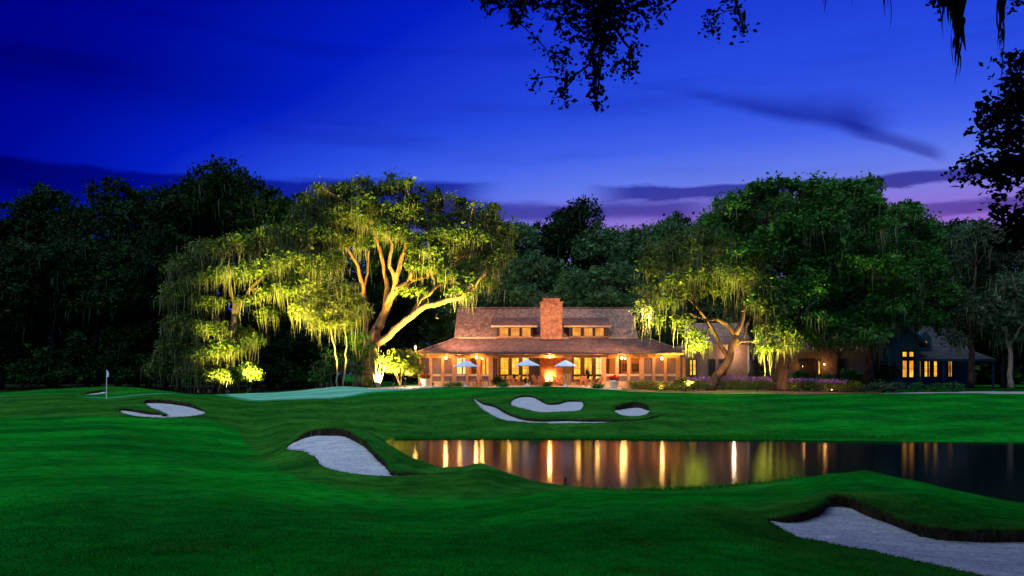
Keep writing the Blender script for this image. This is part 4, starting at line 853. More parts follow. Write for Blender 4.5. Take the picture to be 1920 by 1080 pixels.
# --- prototypes for the wood behind
def proto_tree(seed, h, w, leafm, moss_share, kind="oak", n=12):
    rnd = random.Random(seed); blobs = []; limbs = []
    trunk = [(0, 0, -0.5), (rnd.uniform(-.3, .3), 0, h * 0.22), (rnd.uniform(-.5, .5), rnd.uniform(-.4, .4), h * 0.45), (rnd.uniform(-.6, .6), rnd.uniform(-.6, .6), h * 0.72)]
    limbs.append((trunk, h * 0.022, h * 0.007))
    for i in range(n):
        a = i * 2.4 + rnd.uniform(-.5, .5)
        if kind == "pine": z = h * rnd.uniform(0.5, 0.95); r_ = w * 0.5 * (1.15 - z / h) * rnd.uniform(0.5, 1.3)
        else: z = h * rnd.uniform(0.36, 0.92); r_ = w * 0.5 * math.sqrt(max(0.05, 1 - ((z / h - 0.55) / 0.45) ** 2)) * rnd.uniform(0.25, 0.95)
        s = w * rnd.uniform(0.13, 0.22) * (0.7 if kind == "pine" else 1)
        blobs.append(((math.cos(a) * r_, math.sin(a) * r_ * 0.8, z), (s, s, s * 0.72)))
    for i in range(n // 2 + 4):                              # loose tufts over the top
        a = rnd.uniform(0, 6.28); z = h * rnd.uniform(0.78, 0.99); r_ = w * 0.42 * math.sqrt(max(.02, 1 - ((z / h - .5) / .52) ** 2)) * rnd.uniform(.6, 1.25); q = w * rnd.uniform(.035, .07)
        blobs.append(((math.cos(a) * r_, math.sin(a) * r_ * .8, z), (q, q, q * .8)))
    blobs.append(((trunk[-1][0], trunk[-1][1], h * 0.93), (w * 0.12, w * 0.12, h * 0.06)))
    return limbs, blobs
protos = []
def make_proto(seed, h, w, leafm, moss_share, kind, n, dens=0.9):
    rng = np.random.default_rng(seed); rnd = random.Random(seed)
    limbs, blobs = proto_tree(seed, h, w, leafm, moss_share, kind, n)
    mb = limbs_mb(limbs + twigs(rnd, blobs, limbs, 0.14), rnd, 6); tme = mb.mesh("trunk"); tme.materials.append(M["darkbark"]); tme.polygons.foreach_set("use_smooth", [True] * len(tme.polygons))
    v, f, tn, cs = crown_arrays(rng, blobs, dens, 13, 0.5, 0.44, 0.26)
    cme = np_mesh("crown", v, f, tn); cme.materials.append(leafm); mme = None
    if moss_share:
        v, f, tn = moss_arrays(rng, cs[rng.random(len(cs)) < moss_share], 4, 2.0, 0.11, 0.5); mme = np_mesh("moss", v, f, tn); mme.materials.append(M["leafgrey"])
    return (h, w, tme, cme, mme)
PR = {
    "dark1": make_proto(31, 22, 15, M["leafdark"], 0.10, "oak", 20), "dark2": make_proto(32, 22, 12, M["leafdark"], 0.08, "oak", 17), "dark3": make_proto(33, 22, 17, M["leafdark"], 0.12, "oak", 24),
    "pine": make_proto(34, 22, 8, M["leafdark"], 0.0, "pine", 18), "mid1": make_proto(35, 18, 14, M["leafback"], 0.08, "oak", 20), "mid2": make_proto(36, 18, 11, M["leafback"], 0.10, "oak", 17), "mid3": make_proto(37, 18, 15, M["leafback"], 0.0, "oak", 22),
}
def plant_tree(kind, px, top, Y, width, label, group, name="oak_tree", seed=0):
    h, w, tme, cme, mme = PR[kind]; rnd = random.Random(int(px * 7 + top * 3 + Y)); z0 = Tf(px, min(Y, 500)) - 0.2
    need = Zp(top, Y) - z0; root = empty(name, (X(px, Y), Y, z0), label, "tree", group, rnd.uniform(0, 6.28))
    k = width * Y / FPX / w; root.scale = (k, k, need / (h * 0.985))
    for nm, me in (("trunk", tme), ("crown", cme), ("moss", mme)):
        if me is None: continue
        o = bpy.data.objects.new(nm, me); COL.objects.link(o); o.parent = root
        if nm == "moss": o["kind"] = "stuff"
    return root
ORD = "first second third fourth fifth sixth seventh eighth ninth tenth eleventh twelfth thirteenth fourteenth fifteenth sixteenth seventeenth".split()
def plant_row(spec, split, hi, lo, group):
    """Plant a list of trees; each is told apart by its row (skyline or lower) and its rank from the left."""
    up = sorted([q for q in spec if q[2] < split], key=lambda q: q[1]); dn = sorted([q for q in spec if q[2] >= split], key=lambda q: q[1])
    for row, words in ((up, hi), (dn, lo)):
        for i, (kd, px, top, Y, wd) in enumerate(row): plant_tree(kd, px, top, Y, wd, words % ORD[i], group)
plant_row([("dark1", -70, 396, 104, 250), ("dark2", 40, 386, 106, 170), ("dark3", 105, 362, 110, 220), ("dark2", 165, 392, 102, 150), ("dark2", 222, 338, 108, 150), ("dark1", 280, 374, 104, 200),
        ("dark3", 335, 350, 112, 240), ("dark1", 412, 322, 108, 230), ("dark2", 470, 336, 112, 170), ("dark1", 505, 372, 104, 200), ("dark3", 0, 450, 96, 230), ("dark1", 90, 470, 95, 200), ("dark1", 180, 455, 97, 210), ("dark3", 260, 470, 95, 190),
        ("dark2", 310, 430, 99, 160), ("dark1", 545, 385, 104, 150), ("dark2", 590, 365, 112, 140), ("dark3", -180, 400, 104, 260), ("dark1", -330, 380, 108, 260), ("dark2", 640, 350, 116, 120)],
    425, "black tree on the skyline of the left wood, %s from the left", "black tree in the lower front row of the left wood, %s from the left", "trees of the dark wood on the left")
plant_row([("mid2", 905, 415, 120, 150), ("mid1", 965, 420, 124, 160), ("dark2", 1030, 415, 128, 150), ("dark1", 1075, 385, 132, 150), ("mid2", 1130, 430, 126, 150), ("mid1", 1185, 438, 122, 150), ("mid3", 1240, 420, 120, 170), ("dark2", 1265, 405, 130, 130), ("mid1", 860, 440, 116, 150),
        ("mid3", 930, 505, 108, 150), ("mid2", 1010, 480, 110, 130), ("mid3", 1080, 510, 108, 160), ("mid2", 1150, 500, 109, 150), ("mid1", 1220, 500, 108, 150), ("mid2", 985, 540, 104, 110), ("mid3", 1060, 545, 104, 120), ("mid2", 1130, 545, 104, 120), ("mid3", 890, 545, 105, 130), ("mid3", 1200, 545, 105, 110),
        ("mid3", 830, 520, 110, 140), ("mid2", 770, 480, 112, 150), ("dark2", 700, 400, 108, 170), ("dark1", 742, 440, 111, 170), ("pine", 815, 362, 125, 60)],
    470, "dim tree on the skyline behind the clubhouse, %s from the left", "dim bushy tree just above the clubhouse roof, %s from the left", "trees of the wood behind the clubhouse")
plant_row([("mid1", 1330, 405, 112, 160), ("mid1", 1390, 375, 108, 170), ("mid3", 1450, 362, 112, 190), ("mid1", 1530, 350, 108, 200), ("mid3", 1600, 352, 110, 180), ("mid1", 1680, 385, 112, 170), ("dark1", 1760, 428, 116, 180), ("mid2", 1820, 425, 112, 160), ("dark2", 1880, 425, 118, 150), ("dark1", 1950, 430, 110, 200), ("dark3", 2060, 430, 104, 240), ("dark1", 2200, 420, 106, 260),
        ("mid3", 1700, 470, 118, 170), ("dark1", 1790, 520, 112, 180), ("dark3", 1880, 530, 108, 180), ("mid1", 1560, 480, 110, 170), ("mid3", 1640, 500, 114, 170), ("dark2", 1960, 520, 100, 170)],
    460, "dark green tree on the skyline behind the right oaks, %s from the left", "dark green tree low behind the right oaks, %s from the left", "trees of the wood on the right")
# far mass of the forest, too far and deep to pick apart
rngw = np.random.default_rng(5); pts = []
for px in np.arange(-900, 2900, 34):
    Y = 138 + 14 * rngw.random(); topz = 11 + 5 * rngw.random()
    for _ in range(5): pts.append(((X(px, Y) + rngw.normal(0, 2), Y + rngw.normal(0, 2), rngw.uniform(2, topz - 2)), (3.4, 2.5, 2.6)))
v, f, tn, _ = crown_arrays(rngw, pts, 0.42, 12, 0.9, 1.1, 0.7)
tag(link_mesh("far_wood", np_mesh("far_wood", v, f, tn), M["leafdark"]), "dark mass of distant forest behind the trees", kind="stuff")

# --- shrubs
def shrub(name, label, px, Y, w, h, leafm, seed, group=None, stems=True, dens=3.2, L=0.2, W=0.12, cat="shrub", low=-0.25, ratio=1.0, k=5, flowers=None, sp=0.22):
    """A leafy shrub w x h metres at a photo column and distance."""
    rng = np.random.default_rng(seed); rnd = random.Random(seed); z0 = Tf(px, Y); x = X(px, Y)
    root = empty(name, (x, Y, z0), label, cat, group)
    blobs = [((x + rnd.uniform(-.5, .5) * w * 0.55, Y + rnd.uniform(-.4, .4) * w * ratio * 0.5, z0 + h * rnd.uniform(0.35, 0.72)), (w * rnd.uniform(.2, .32), w * ratio * rnd.uniform(.2, .32), h * rnd.uniform(.24, .34))) for _ in range(k)]
    blobs.append(((x, Y, z0 + h * 0.5), (w * 0.42, w * 0.42 * ratio, h * 0.46)))
    v, f, tn, cs = crown_arrays(rng, blobs, dens, 12, sp, L, W, low)
    v[:, 2] = np.maximum(v[:, 2], z0 + 0.02)
    link_mesh("foliage", np_mesh("foliage", v, f, tn), leafm, root)
    if stems:
        m = MB()
        for i in range(4):
            a = rnd.uniform(0, 6.28); m.tube([(x, Y, z0 - 0.1), (x + math.cos(a) * w * .12, Y + math.sin(a) * w * .12, z0 + h * .3), (x + math.cos(a) * w * .25, Y + math.sin(a) * w * .25, z0 + h * .6)], [0.05, 0.035, 0.015], 5)
        m.build("stem", M["bark"], root)
    return root
# dark understorey along the edge of the left wood
UG = "understorey shrubs of the dark wood"
US = [(-60, 660, 92), (10, 640, 93), (60, 670, 91), (110, 650, 93), (160, 640, 94), (215, 655, 92), (255, 645, 94), (290, 660, 92), (140, 690, 90), (60, 700, 90), (245, 690, 91), (500, 690, 93), (540, 680, 94), (570, 700, 92), (-140, 640, 93), (520, 640, 98), (560, 620, 99)]
for i, (px, top, Y) in enumerate(US):
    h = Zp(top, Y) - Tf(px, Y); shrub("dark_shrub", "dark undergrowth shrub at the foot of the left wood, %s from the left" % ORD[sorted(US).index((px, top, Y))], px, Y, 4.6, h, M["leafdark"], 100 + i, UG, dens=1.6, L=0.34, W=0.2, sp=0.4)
shrub("round_shrub", "olive green bushy shrub under the glowing heart of the left oak", 464, 84.6, 3.4, 3.0, M["leaf"], 131, dens=3.4, L=0.22)
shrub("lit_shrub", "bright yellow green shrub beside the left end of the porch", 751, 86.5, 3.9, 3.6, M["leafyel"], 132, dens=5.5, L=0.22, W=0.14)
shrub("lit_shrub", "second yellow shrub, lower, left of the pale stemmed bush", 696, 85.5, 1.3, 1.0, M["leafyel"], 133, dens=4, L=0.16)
# pale multi-stem bush
bx = H(708, 727, 85); root = empty("crape_myrtle", (bx[0], bx[1], Tf(708, 85)), "leafless pale multi stemmed bush in front of the bright porch shrub", "shrub"); m = MB(); rnd = random.Random(3)
for dx, tx, tz in ((0, -0.8, 2.4), (0.05, -0.3, 2.9), (0.1, 0.25, 2.8), (0.12, 0.8, 2.3)):
    m.tube([(bx[0] + dx, 85, Tf(708, 85) - .1), (bx[0] + dx + tx * .4, 85, Tf(708, 85) + tz * .45), (bx[0] + tx, 85 + rnd.uniform(-.3, .3), Tf(708, 85) + tz)], [0.05, 0.04, 0.02], 6)
m.build("stem", M["palebark"], root)
rngc = np.random.default_rng(9); v, f, tn, _ = crown_arrays(rngc, [((bx[0] - .5, 85, Tf(708, 85) + 2.5), (.5, .4, .35)), ((bx[0] + .4, 85, Tf(708, 85) + 2.7), (.6, .4, .35))], 5, 8, .2, .16, .09)
link_mesh("foliage", np_mesh("foliage", v, f, tn), M["leafyel"], root)
# hedge and flowers along the bed right of the porch
def hedge(label, p0, p1, Y, h, d, leafm, seed, flower=0.0, fl=None, jit=0.12):
    rng = np.random.default_rng(seed); x0, x1 = X(p0, Y), X(p1, Y); n = int((x1 - x0) * 60)
    root = empty("flowering_hedge", ((x0 + x1) / 2, Y, Tf((p0 + p1) / 2, Y)), label, "hedge", "hedge lengths of the flower bed")
    cx = rng.uniform(x0, x1, n); cy = rng.uniform(Y - d / 2, Y + d / 2, n); top = h * (0.85 + 0.15 * np.sin(cx * 2.3 + seed) * np.sin(cx * 0.9))
    cz = Txy(cx, cy) + rng.uniform(0.05, 1, n) ** 0.6 * top
    cs = np.stack([cx, cy, cz], 1); per = 9
    cen = (cs[:, None] + rng.normal(size=(n, per, 3)) * 0.13).reshape(-1, 3); v, f = leaf_quads(rng, cen, 0.15, 0.09)
    tn = np.repeat(np.clip(np.repeat(rng.normal(.5, .25, n), per) + rng.normal(0, .15, n * per), 0, 1), 4)
    v[:, 2] = np.maximum(v[:, 2], Txy(v[:, 0], v[:, 1]) + 0.01)
    link_mesh("foliage", np_mesh("foliage", v, f, tn), leafm, root)
    if flower:
        k = int((x1 - x0) * flower); fx = rng.uniform(x0, x1, k); fy = rng.uniform(Y + d * .1, Y + d * .7, k)
        c = np.stack([fx, fy, Txy(fx, fy) + h * rng.uniform(0.92, 1.28, k)], 1)
        v, f = leaf_quads(rng, (c[:, None] + rng.normal(size=(k, 5, 3)) * 0.06).reshape(-1, 3), 0.11, 0.10, 1.0)
        link_mesh("blossom", np_mesh("blossom", v, f, np.repeat(rng.random(k * 5), 4)), fl or M["purple"], root)
    return root
hedge("low green hedge in front of the right porch screens", 1180, 1292, 84.2, 0.95, 1.5, M["leafyel"], 201)
hedge("hedge with pink and purple blossom left of the leaning oak", 1290, 1338, 85.5, 1.0, 1.4, M["leafyel"], 202, 40)
hedge("hedge with purple blossom between the leaning oak and the thick trunk", 1350, 1450, 86.5, 1.05, 1.5, M["leafyel"], 203, 45)
hedge("hedge with purple blossom right of the thick oak trunk", 1482, 1592, 87.0, 1.0, 1.5, M["leafyel"], 204, 40)
shrub("lit_shrub", "yellow lit shrub at the right end of the porch", 1279, 85.5, 1.7, 1.3, M["leafyel"], 141, dens=4, L=0.17)
shrub("lit_shrub", "yellow low shrub behind the purple flowers by the dark forked trunk", 1432, 90, 1.6, 1.4, M["leafyel"], 142, dens=4, L=0.17)
shrub("round_shrub", "dark brown green shrub at the right end of the purple hedge", 1604, 87, 2.0, 1.2, M["leaf"], 143, dens=3)
for i, (px, w, h) in enumerate(((1432, 2.0, 1.9), (1496, 2.4, 2.1), (1548, 2.6, 1.8), (1592, 2.4, 2.3), (1622, 2.2, 2.0))): shrub("dark_shrub", "dark leafy bush against the brick wing, %s from the left" % ORD[i], px, 94.5, w, h, M["leafmid"], 400 + i, "bushes along the brick wing", dens=2.6, L=.2)
shrub("dark_shrub", "tall dark bush left of the tall lit windows of the blue house", 1667, 98.5, 2.4, 3.4, M["leafdark"], 410, dens=2.4, L=.24)
for i, (px, w, h, lab) in enumerate([(1648, 2.6, 1.05, "wide grey green loose shrub below the oak beside the blue house"), (1678, 2.0, 1.0, "small grey green loose shrub touching the clipped shrubs")]):
    shrub("loose_shrub", lab, px, 85, w, h, M["leafgrey"], 150 + i, "shrubs before the blue house", dens=3.2, L=0.2)
for i, (px, w, h, Y, lab) in enumerate([(1724, 2.3, 1.05, 87, "clipped round shrub under the tall lit windows"), (1757, 1.9, 1.08, 88, "clipped round shrub between its two neighbours by the blue house"), (1788, 2.5, 1.1, 86.5, "clipped round shrub closest to the cart path, under the amber window")]):
    rr = shrub("clipped_shrub", lab, px, Y, w * 0.95, h, M["leafmid"], 160 + i, "shrubs before the blue house", stems=False, dens=9, L=0.12, W=0.08, k=0, sp=0.07, low=-1.0)
shrub("low_shrub", "low bright green shrub left of the first parasol foot", 843, 83.5, 1.0, 0.32, M["leafyel"], 171, dens=8, L=0.1, stems=False)
shrub("low_shrub", "tiny dark green shrub beside the low bright shrub", 858, 83.5, 0.55, 0.3, M["leafmid"], 172, dens=9, L=0.09, stems=False)
shrub("low_shrub", "low dark shrub left of the middle parasol foot", 942, 83.3, 1.1, 0.3, M["leafmid"], 173, dens=8, L=0.1, stems=False)
shrub("low_shrub", "low dark shrub in front of the fireplace chairs", 1027, 83.3, 1.1, 0.32, M["leafmid"], 174, dens=8, L=0.1, stems=False)
shrub("low_shrub", "low dark shrub right of the third parasol", 1120, 83.3, 1.0, 0.32, M["leafmid"], 175, dens=8, L=0.1, stems=False)
# lit bush tops behind the roof
shrub("tall_shrub", "pale lit bush top showing above the roof left of the chimney", 1008, 101, 5.0, 11.2, M["leafgrey"], 181, dens=1.1, L=0.36, W=0.2, sp=0.4)
#%%HOUSE
# ------------------------------------------------------------------ clubhouse
FL = 2.28                                                  # porch and patio level
def quadpt(a, b, c, d, u, v):                              # a-b lower edge, d-c upper edge
    lo = [a[i] + (b[i] - a[i]) * u for i in range(3)]; hi = [d[i] + (c[i] - d[i]) * u for i in range(3)]
    return Vector([lo[i] + (hi[i] - lo[i]) * v for i in range(3)])
def shingle_roof(m, a, b, c, d, courses, seg, rnd, th=0.05):
    """Overlapping uneven shingle courses over the slope a-b (eave) to d-c (top)."""
    n = (Vector(b) - Vector(a)).cross(Vector(d) - Vector(a)).normalized()
    if n.z < 0: n = -n
    for i in range(courses):
        v0, v1 = i / courses, min(1.0, (i + 1.25) / courses)
        w = (quadpt(a, b, c, d, 1, v0) - quadpt(a, b, c, d, 0, v0)).length; k = max(1, int(w / seg)); cuts = [0] + sorted(max(0.001, min(.999, (j + rnd.uniform(-.3, .3)) / k)) for j in range(1, k)) + [1]
        for u0, u1 in zip(cuts[:-1], cuts[1:]):
            j = rnd.uniform(-0.010, 0.014); dv = rnd.uniform(-0.12, 0.05) / courses if i else 0
            p0, p1 = quadpt(a, b, c, d, u0, max(0, v0 + dv)) + n * (th + j), quadpt(a, b, c, d, u1, max(0, v0 + dv)) + n * (th + j)
            p2, p3 = quadpt(a, b, c, d, u1, v1) + n * (0.012 + j * .3), quadpt(a, b, c, d, u0, v1) + n * (0.012 + j * .3)
            q0, q1 = p0 - n * (th * .8), p1 - n * (th * .8)
            m.add([p0, p1, p2, p3, q0, q1], [(0, 1, 2, 3), (0, 4, 5, 1)])
    m.add([Vector(p) - n * 0.002 for p in (a, b, c, d)] + [Vector(p) - n * 0.14 for p in (a, b, c, d)], [(0, 1, 2, 3), (7, 6, 5, 4), (0, 4, 5, 1), (1, 5, 6, 2), (2, 6, 7, 3), (3, 7, 4, 0)])
def window(parent, px0, px1, py0, py1, Y, pane, frame=None, fw=0.07, mull=(1, 1), depth=0.10, name="window"):
    """Framed window standing proud of a wall whose face is at distance Y."""
    x0, x1, z0, z1 = X(px0, Y), X(px1, Y), Zp(py1, Y), Zp(py0, Y); y1 = Y - 0.003; y0 = y1 - depth; m = MB()
    m.box(x0 - fw, x0, y0, y1, z0 - fw, z1 + fw).box(x1, x1 + fw, y0, y1, z0 - fw, z1 + fw).box(x0, x1, y0, y1, z1, z1 + fw).box(x0, x1, y0 - .03, y1, z0 - fw, z0)
    for i in range(1, mull[0]): c = x0 + (x1 - x0) * i / mull[0]; m.box(c - .025, c + .025, y0 + .01, y0 + .05, z0, z1)
    for i in range(1, mull[1]): c = z0 + (z1 - z0) * i / mull[1]; m.box(x0, x1, y0 + .012, y0 + .048, c - .025, c + .025)
    w = m.build(name, frame or M["wood"], parent)
    MB().box(x0 + .001, x1 - .001, y0 + .055, y0 + .075, z0 + .001, z1 - .001).build("pane", pane, w)
    return w
def point_light(name, loc, power, col, parent=None, size=0.08):
    d = bpy.data.lights.new(name, "POINT"); d.energy = power; d.color = col; d.shadow_soft_size = size
    o = bpy.data.objects.new(name, d); COL.objects.link(o); o.location = loc
    if parent is not None: o.parent = parent; o.matrix_parent_inverse = world_of(parent).inverted()
    return o
WARM = (1.0, 0.47, 0.11)
def lantern(parent, px, py, Y, power, s=0.16, col=WARM, back=0.25):
    """Small wall or ceiling lantern: dark cage with a glowing glass."""
    x, y, z = H(px, py, Y); m = MB()
    m.lathe([(s * .75, s * 1.0), (s * .9, s * 1.02), (s * .25, s * 1.6), (0.02, s * 1.65)], 8, (x, y, z)).lathe([(s * .5, -s * 1.15), (s * .75, -s * 1.0), (s * .75, -s * .95)], 8, (x, y, z))
    for k in range(4):
        a = math.pi / 4 + k * math.pi / 2; m.bar((x + math.cos(a) * s * .72, y + math.sin(a) * s * .72, z - s), (x + math.cos(a) * s * .72, y + math.sin(a) * s * .72, z + s), .018)
    m.bar((x, y, z + s * 1.6), (x, y, z + s * 2.2), .02); 
    l = m.build("lantern", M["black"], parent)
    MB().lathe([(s * .3, -s * .9), (s * .6, -s * .5), (s * .62, s * .5), (s * .3, s * .9)], 10, (x, y, z)).build("lamp_glass", M["glow"], l, True)
    if power: point_light("lantern_light", (x, y - back, z - .02), power, col, parent, s * .8)
    return l
YE, YT = 87.2, 91.9
club = empty("clubhouse", (X(1030, 95), 95, FL), "low clubhouse with a lamplit porch, brick chimney and two dormers", "clubhouse")
rnd = random.Random(5)
EL, ER = H(785, 660, YE), H(1283, 660, YE); TL, TR = H(856, 635, YT), H(1214, 635, YT)
EL, ER = (EL[0], YE, 5.6), (ER[0], YE, 5.6); TL, TR = (TL[0], YT, TL[2]), (TR[0], YT, TL[2])
m = MB(); shingle_roof(m, EL, ER, TR, TL, 13, 0.55, rnd)
shingle_roof(m, (EL[0], 99, 5.6), EL, TL, (TL[0], 99, TL[2]), 13, 0.55, rnd); shingle_roof(m, ER, (ER[0], 99, 5.6), (TR[0], 99, TR[2]), TR, 13, 0.55, rnd)
skirt = m.build("porch_roof", M["shingle_dark"], club)
for a, b in ((EL, TL), (ER, TR)):                           # hip caps
    m = MB()
    for k in range(14):
        p0, p1 = Vector(a).lerp(Vector(b), k / 14), Vector(a).lerp(Vector(b), (k + 1.1) / 14); m.bar(p0 + Vector((0, -.02, .10)), p1 + Vector((0, -.02, .075)), .26, .05)
    m.build("hip_cap", M["shingle"], skirt)
# fascia, beam and porch ceiling
MB().box(EL[0] + .05, ER[0] - .05, YE - .06, YE - .005, 5.36, 5.52).build("fascia", M["trim"], skirt)
MB().tube([(EL[0] + .1, YE - .13, 5.50), (ER[0] - .1, YE - .13, 5.49)], [.075, .075], 8).build("gutter", M["dark_trim"], skirt)
MB().box(EL[0] + .35, ER[0] - .35, YE + .45, YE + .70, 5.02, 5.34).build("beam", M["wood"], club)
MB().box(EL[0] + .1, ER[0] - .1, YE + .02, 91.35, 5.36, 5.42).build("porch_ceiling", M["ceilwood"], club)
m = MB()
for k in range(34): x = EL[0] + .5 + k * (ER[0] - EL[0] - 1) / 33; m.box(x - .05, x + .05, YE + .03, YE + .44, 5.22, 5.355)
m.build("rafter_end", M["wood"], club)["kind"] = "stuff"
for px in (862, 936):                                       # dark brackets under the eave
    m = MB(); x = X(px, YE + .3); m.bar((x - .45, YE + .1, 5.32), (x, YE + .1, 5.05), .07).bar((x, YE + .1, 5.05), (x + .45, YE + .1, 5.32), .07)
    m.build("bracket", M["dark_trim"], club)
# walls
WX0, WX1 = X(787, 91.4), X(1283, 91.4)
MB().box(WX0, WX1, 91.4, 91.65, FL - .4, 5.6).build("inner_wall", M["ceilwood"], club)
UX0, UX1 = X(856, 92.1), X(1192, 92.1)
UEz = 7.17; RDz = 10.65; RDy = 97.5
MB().box(UX0 + .3, UX1 - .3, 92.2, 103, FL - .4, UEz - .15).build("wall", M["siding"], club)
for q in ((WX0, UX0 + .3), (UX1 - .3, WX1)): MB().box(*q, 91.7, 99, FL - .4, 5.5).build("side_wall", M["wingwall"], club)
m = MB(); ov = .25
a, b, c, d = (UX0 - ov, 92.05, UEz), (UX1 + ov, 92.05, UEz), (UX1 + ov, RDy, RDz), (UX0 - ov, RDy, RDz)
shingle_roof(m, a, b, c, d, 24, 0.42, rnd)
shingle_roof(m, (UX1 + ov, 103, UEz), (UX0 - ov, 103, UEz), d, c, 10, 1.2, rnd)
roof = m.build("roof", M["shingle"], club)
for q in ((UX0 - ov, X(932, 92.0)), (X(1000, 92), X(1013, 92)), (X(1055, 92), X(1066, 92)), (X(1141, 92), UX1 + ov)): MB().box(*q, 91.94, 92.02, UEz - .08, UEz + .06).build("eave_board", M["trim"], roof)
m = MB()
for k in range(40): x = UX0 + k * (UX1 - UX0) / 39.5; m.bar((x, RDy, RDz + .07), (x + (UX1 - UX0) / 39.5 * 1.05, RDy, RDz + .085), .34, .06)
m.build("ridge_cap", M["shingle"], roof)
m = MB().add([(UX0 + .3, 92.3, UEz - .2), (UX0 + .3, 102.8, UEz - .2), (UX0 + .3, RDy, RDz - .25), (UX0 + .5, 92.3, UEz - .2), (UX0 + .5, 102.8, UEz - .2), (UX0 + .5, RDy, RDz - .25)], [(0, 2, 1), (3, 4, 5), (0, 1, 4, 3), (1, 2, 5, 4), (2, 0, 3, 5)])
m.build("gable", M["siding"], club)
m = MB().add([(UX1 - .3, 92.3, UEz - .2), (UX1 - .3, 102.8, UEz - .2), (UX1 - .3, RDy, RDz - .25), (UX1 - .5, 92.3, UEz - .2), (UX1 - .5, 102.8, UEz - .2), (UX1 - .5, RDy, RDz - .25)], [(0, 1, 2), (3, 5, 4), (0, 3, 4, 1), (1, 4, 5, 2), (2, 5, 3, 0)])
m.build("gable", M["siding"], club)
# dormers
for (r0, r1, f0, f1, wins) in ((920.5, 1008.5, 931, 1000, ((938, 952), (959, 973), (980, 994))), (1057, 1146, 1067, 1141, ((1074, 1088), (1096, 1110), (1117, 1131)))):
    yf = 92.12; x0, x1 = X(f0, yf), X(f1, yf); z1 = Zp(613, yf)
    dm = MB().box(x0, x1, yf, 95.2, UEz - .25, z1).build("dormer", M["dark_trim"], club)
    rx0, rx1 = X(r0, 91.7), X(r1, 91.7); zf = Zp(611, 91.7) + .05
    m = MB(); shingle_roof(m, (rx0, 91.7, zf), (rx1, 91.7, zf), (rx1, 95.75, 9.52), (rx0, 95.75, 9.52), 9, 0.5, rnd); m.build("dormer_roof", M["shingle_dark"], dm)
    MB().box(rx0, rx1, 91.62, 91.70, zf - .20, zf - .01).build("fascia", M["trim"], dm)
    MB().box(x0 + .05, x1 - .05, 91.98, 92.1, Zp(632.5, 92.1) - .02, Zp(630.6, 92.1)).build("sill", M["wood"], dm)
    for i, (a, b) in enumerate(wins): window(dm, a, b, 615.5, 629, yf, M["litwarm"], M["wood"], .06, (2 if i else 1, 1))
# chimney and fireplace
cy = 91.15; cx0, cx1 = X(1014, cy), X(1054.5, cy); fx0, fx1 = X(1020.5, cy), X(1043, cy); zf0, zf1 = FL + .25, Zp(692, cy)
ch = MB().box(cx0, fx0, cy, cy + 1.7, FL - .3, zf1).box(fx1, cx1, cy, cy + 1.7, FL - .3, zf1).box(fx0, fx1, cy + .75, cy + 1.7, FL - .3, zf1).box(fx0, fx1, cy, cy + .75, FL - .3, zf0)
ch.box(cx0, cx1, cy, cy + 1.7, zf1, Zp(567, cy)).build("chimney", M["brick"], club)
chim = club.children[-1]
MB().box(cx0 - .08, cx1 + .08, cy - .08, cy + 1.78, Zp(567, cy) + .001, Zp(565.4, cy)).build("corbel", M["brick"], chim)
MB().box(X(1019, cy), X(1049.5, cy), cy + .25, cy + 1.45, Zp(565.4, cy) + .001, Zp(560.5, cy)).box(X(1018, cy), X(1050.5, cy), cy + .18, cy + 1.5, Zp(560.5, cy) + .001, Zp(558.8, cy)).build("chimney_cap", M["brick"], chim)
for q in (X(1026, cy), X(1042, cy)): MB().lathe([(.20, 0), (.20, .22), (.17, .30), (.14, .30), (.14, .05)], 12, (q, cy + .85, Zp(558.8, cy) - .02)).build("flue", M["dark_trim"], chim, True)
MB().box(cx0 - .05, cx1 + .05, cy - .05, cy + .3, 6.86, 7.0).build("flashing", M["black"], chim)
MB().box(cx0 - .12, cx1 + .12, cy - .16, cy - .003, Zp(688.5, cy), Zp(686.5, cy)).build("mantel", M["brick"], chim)
MB().box(fx0 - .3, fx1 + .3, cy - .55, cy - .003, FL - .1, FL + .22).build("hearth", M["brick"], chim)
m = MB(); rf = random.Random(4)
for k in range(9):
    x = fx0 + .12 + (fx1 - fx0 - .24) * (k + .5) / 9; h = rf.uniform(.5, .95) * (1 - abs(k - 4) * .06)
    m.lathe([(.02, 0), (.10, h * .22), (.085, h * .5), (.04, h * .8), (.008, h)], 7, (x, cy + .32 + rf.uniform(-.12, .12), zf0 + .12))
m.build("flame", M["fire"], chim, True)
m = MB()
for k in range(4): m.tube([(fx0 + .1, cy + .2 + k * .1, zf0 + .07 + .05 * (k % 2)), (fx1 - .1, cy + .25 + k * .08, zf0 + .09)], [.06, .05], 7)
m.build("log", M["darkbark"], chim)["kind"] = "stuff"
point_light("fire_light", ((fx0 + fx1) / 2, cy - .15, zf0 + .6), 260, (1, .5, .16), chim, .25)
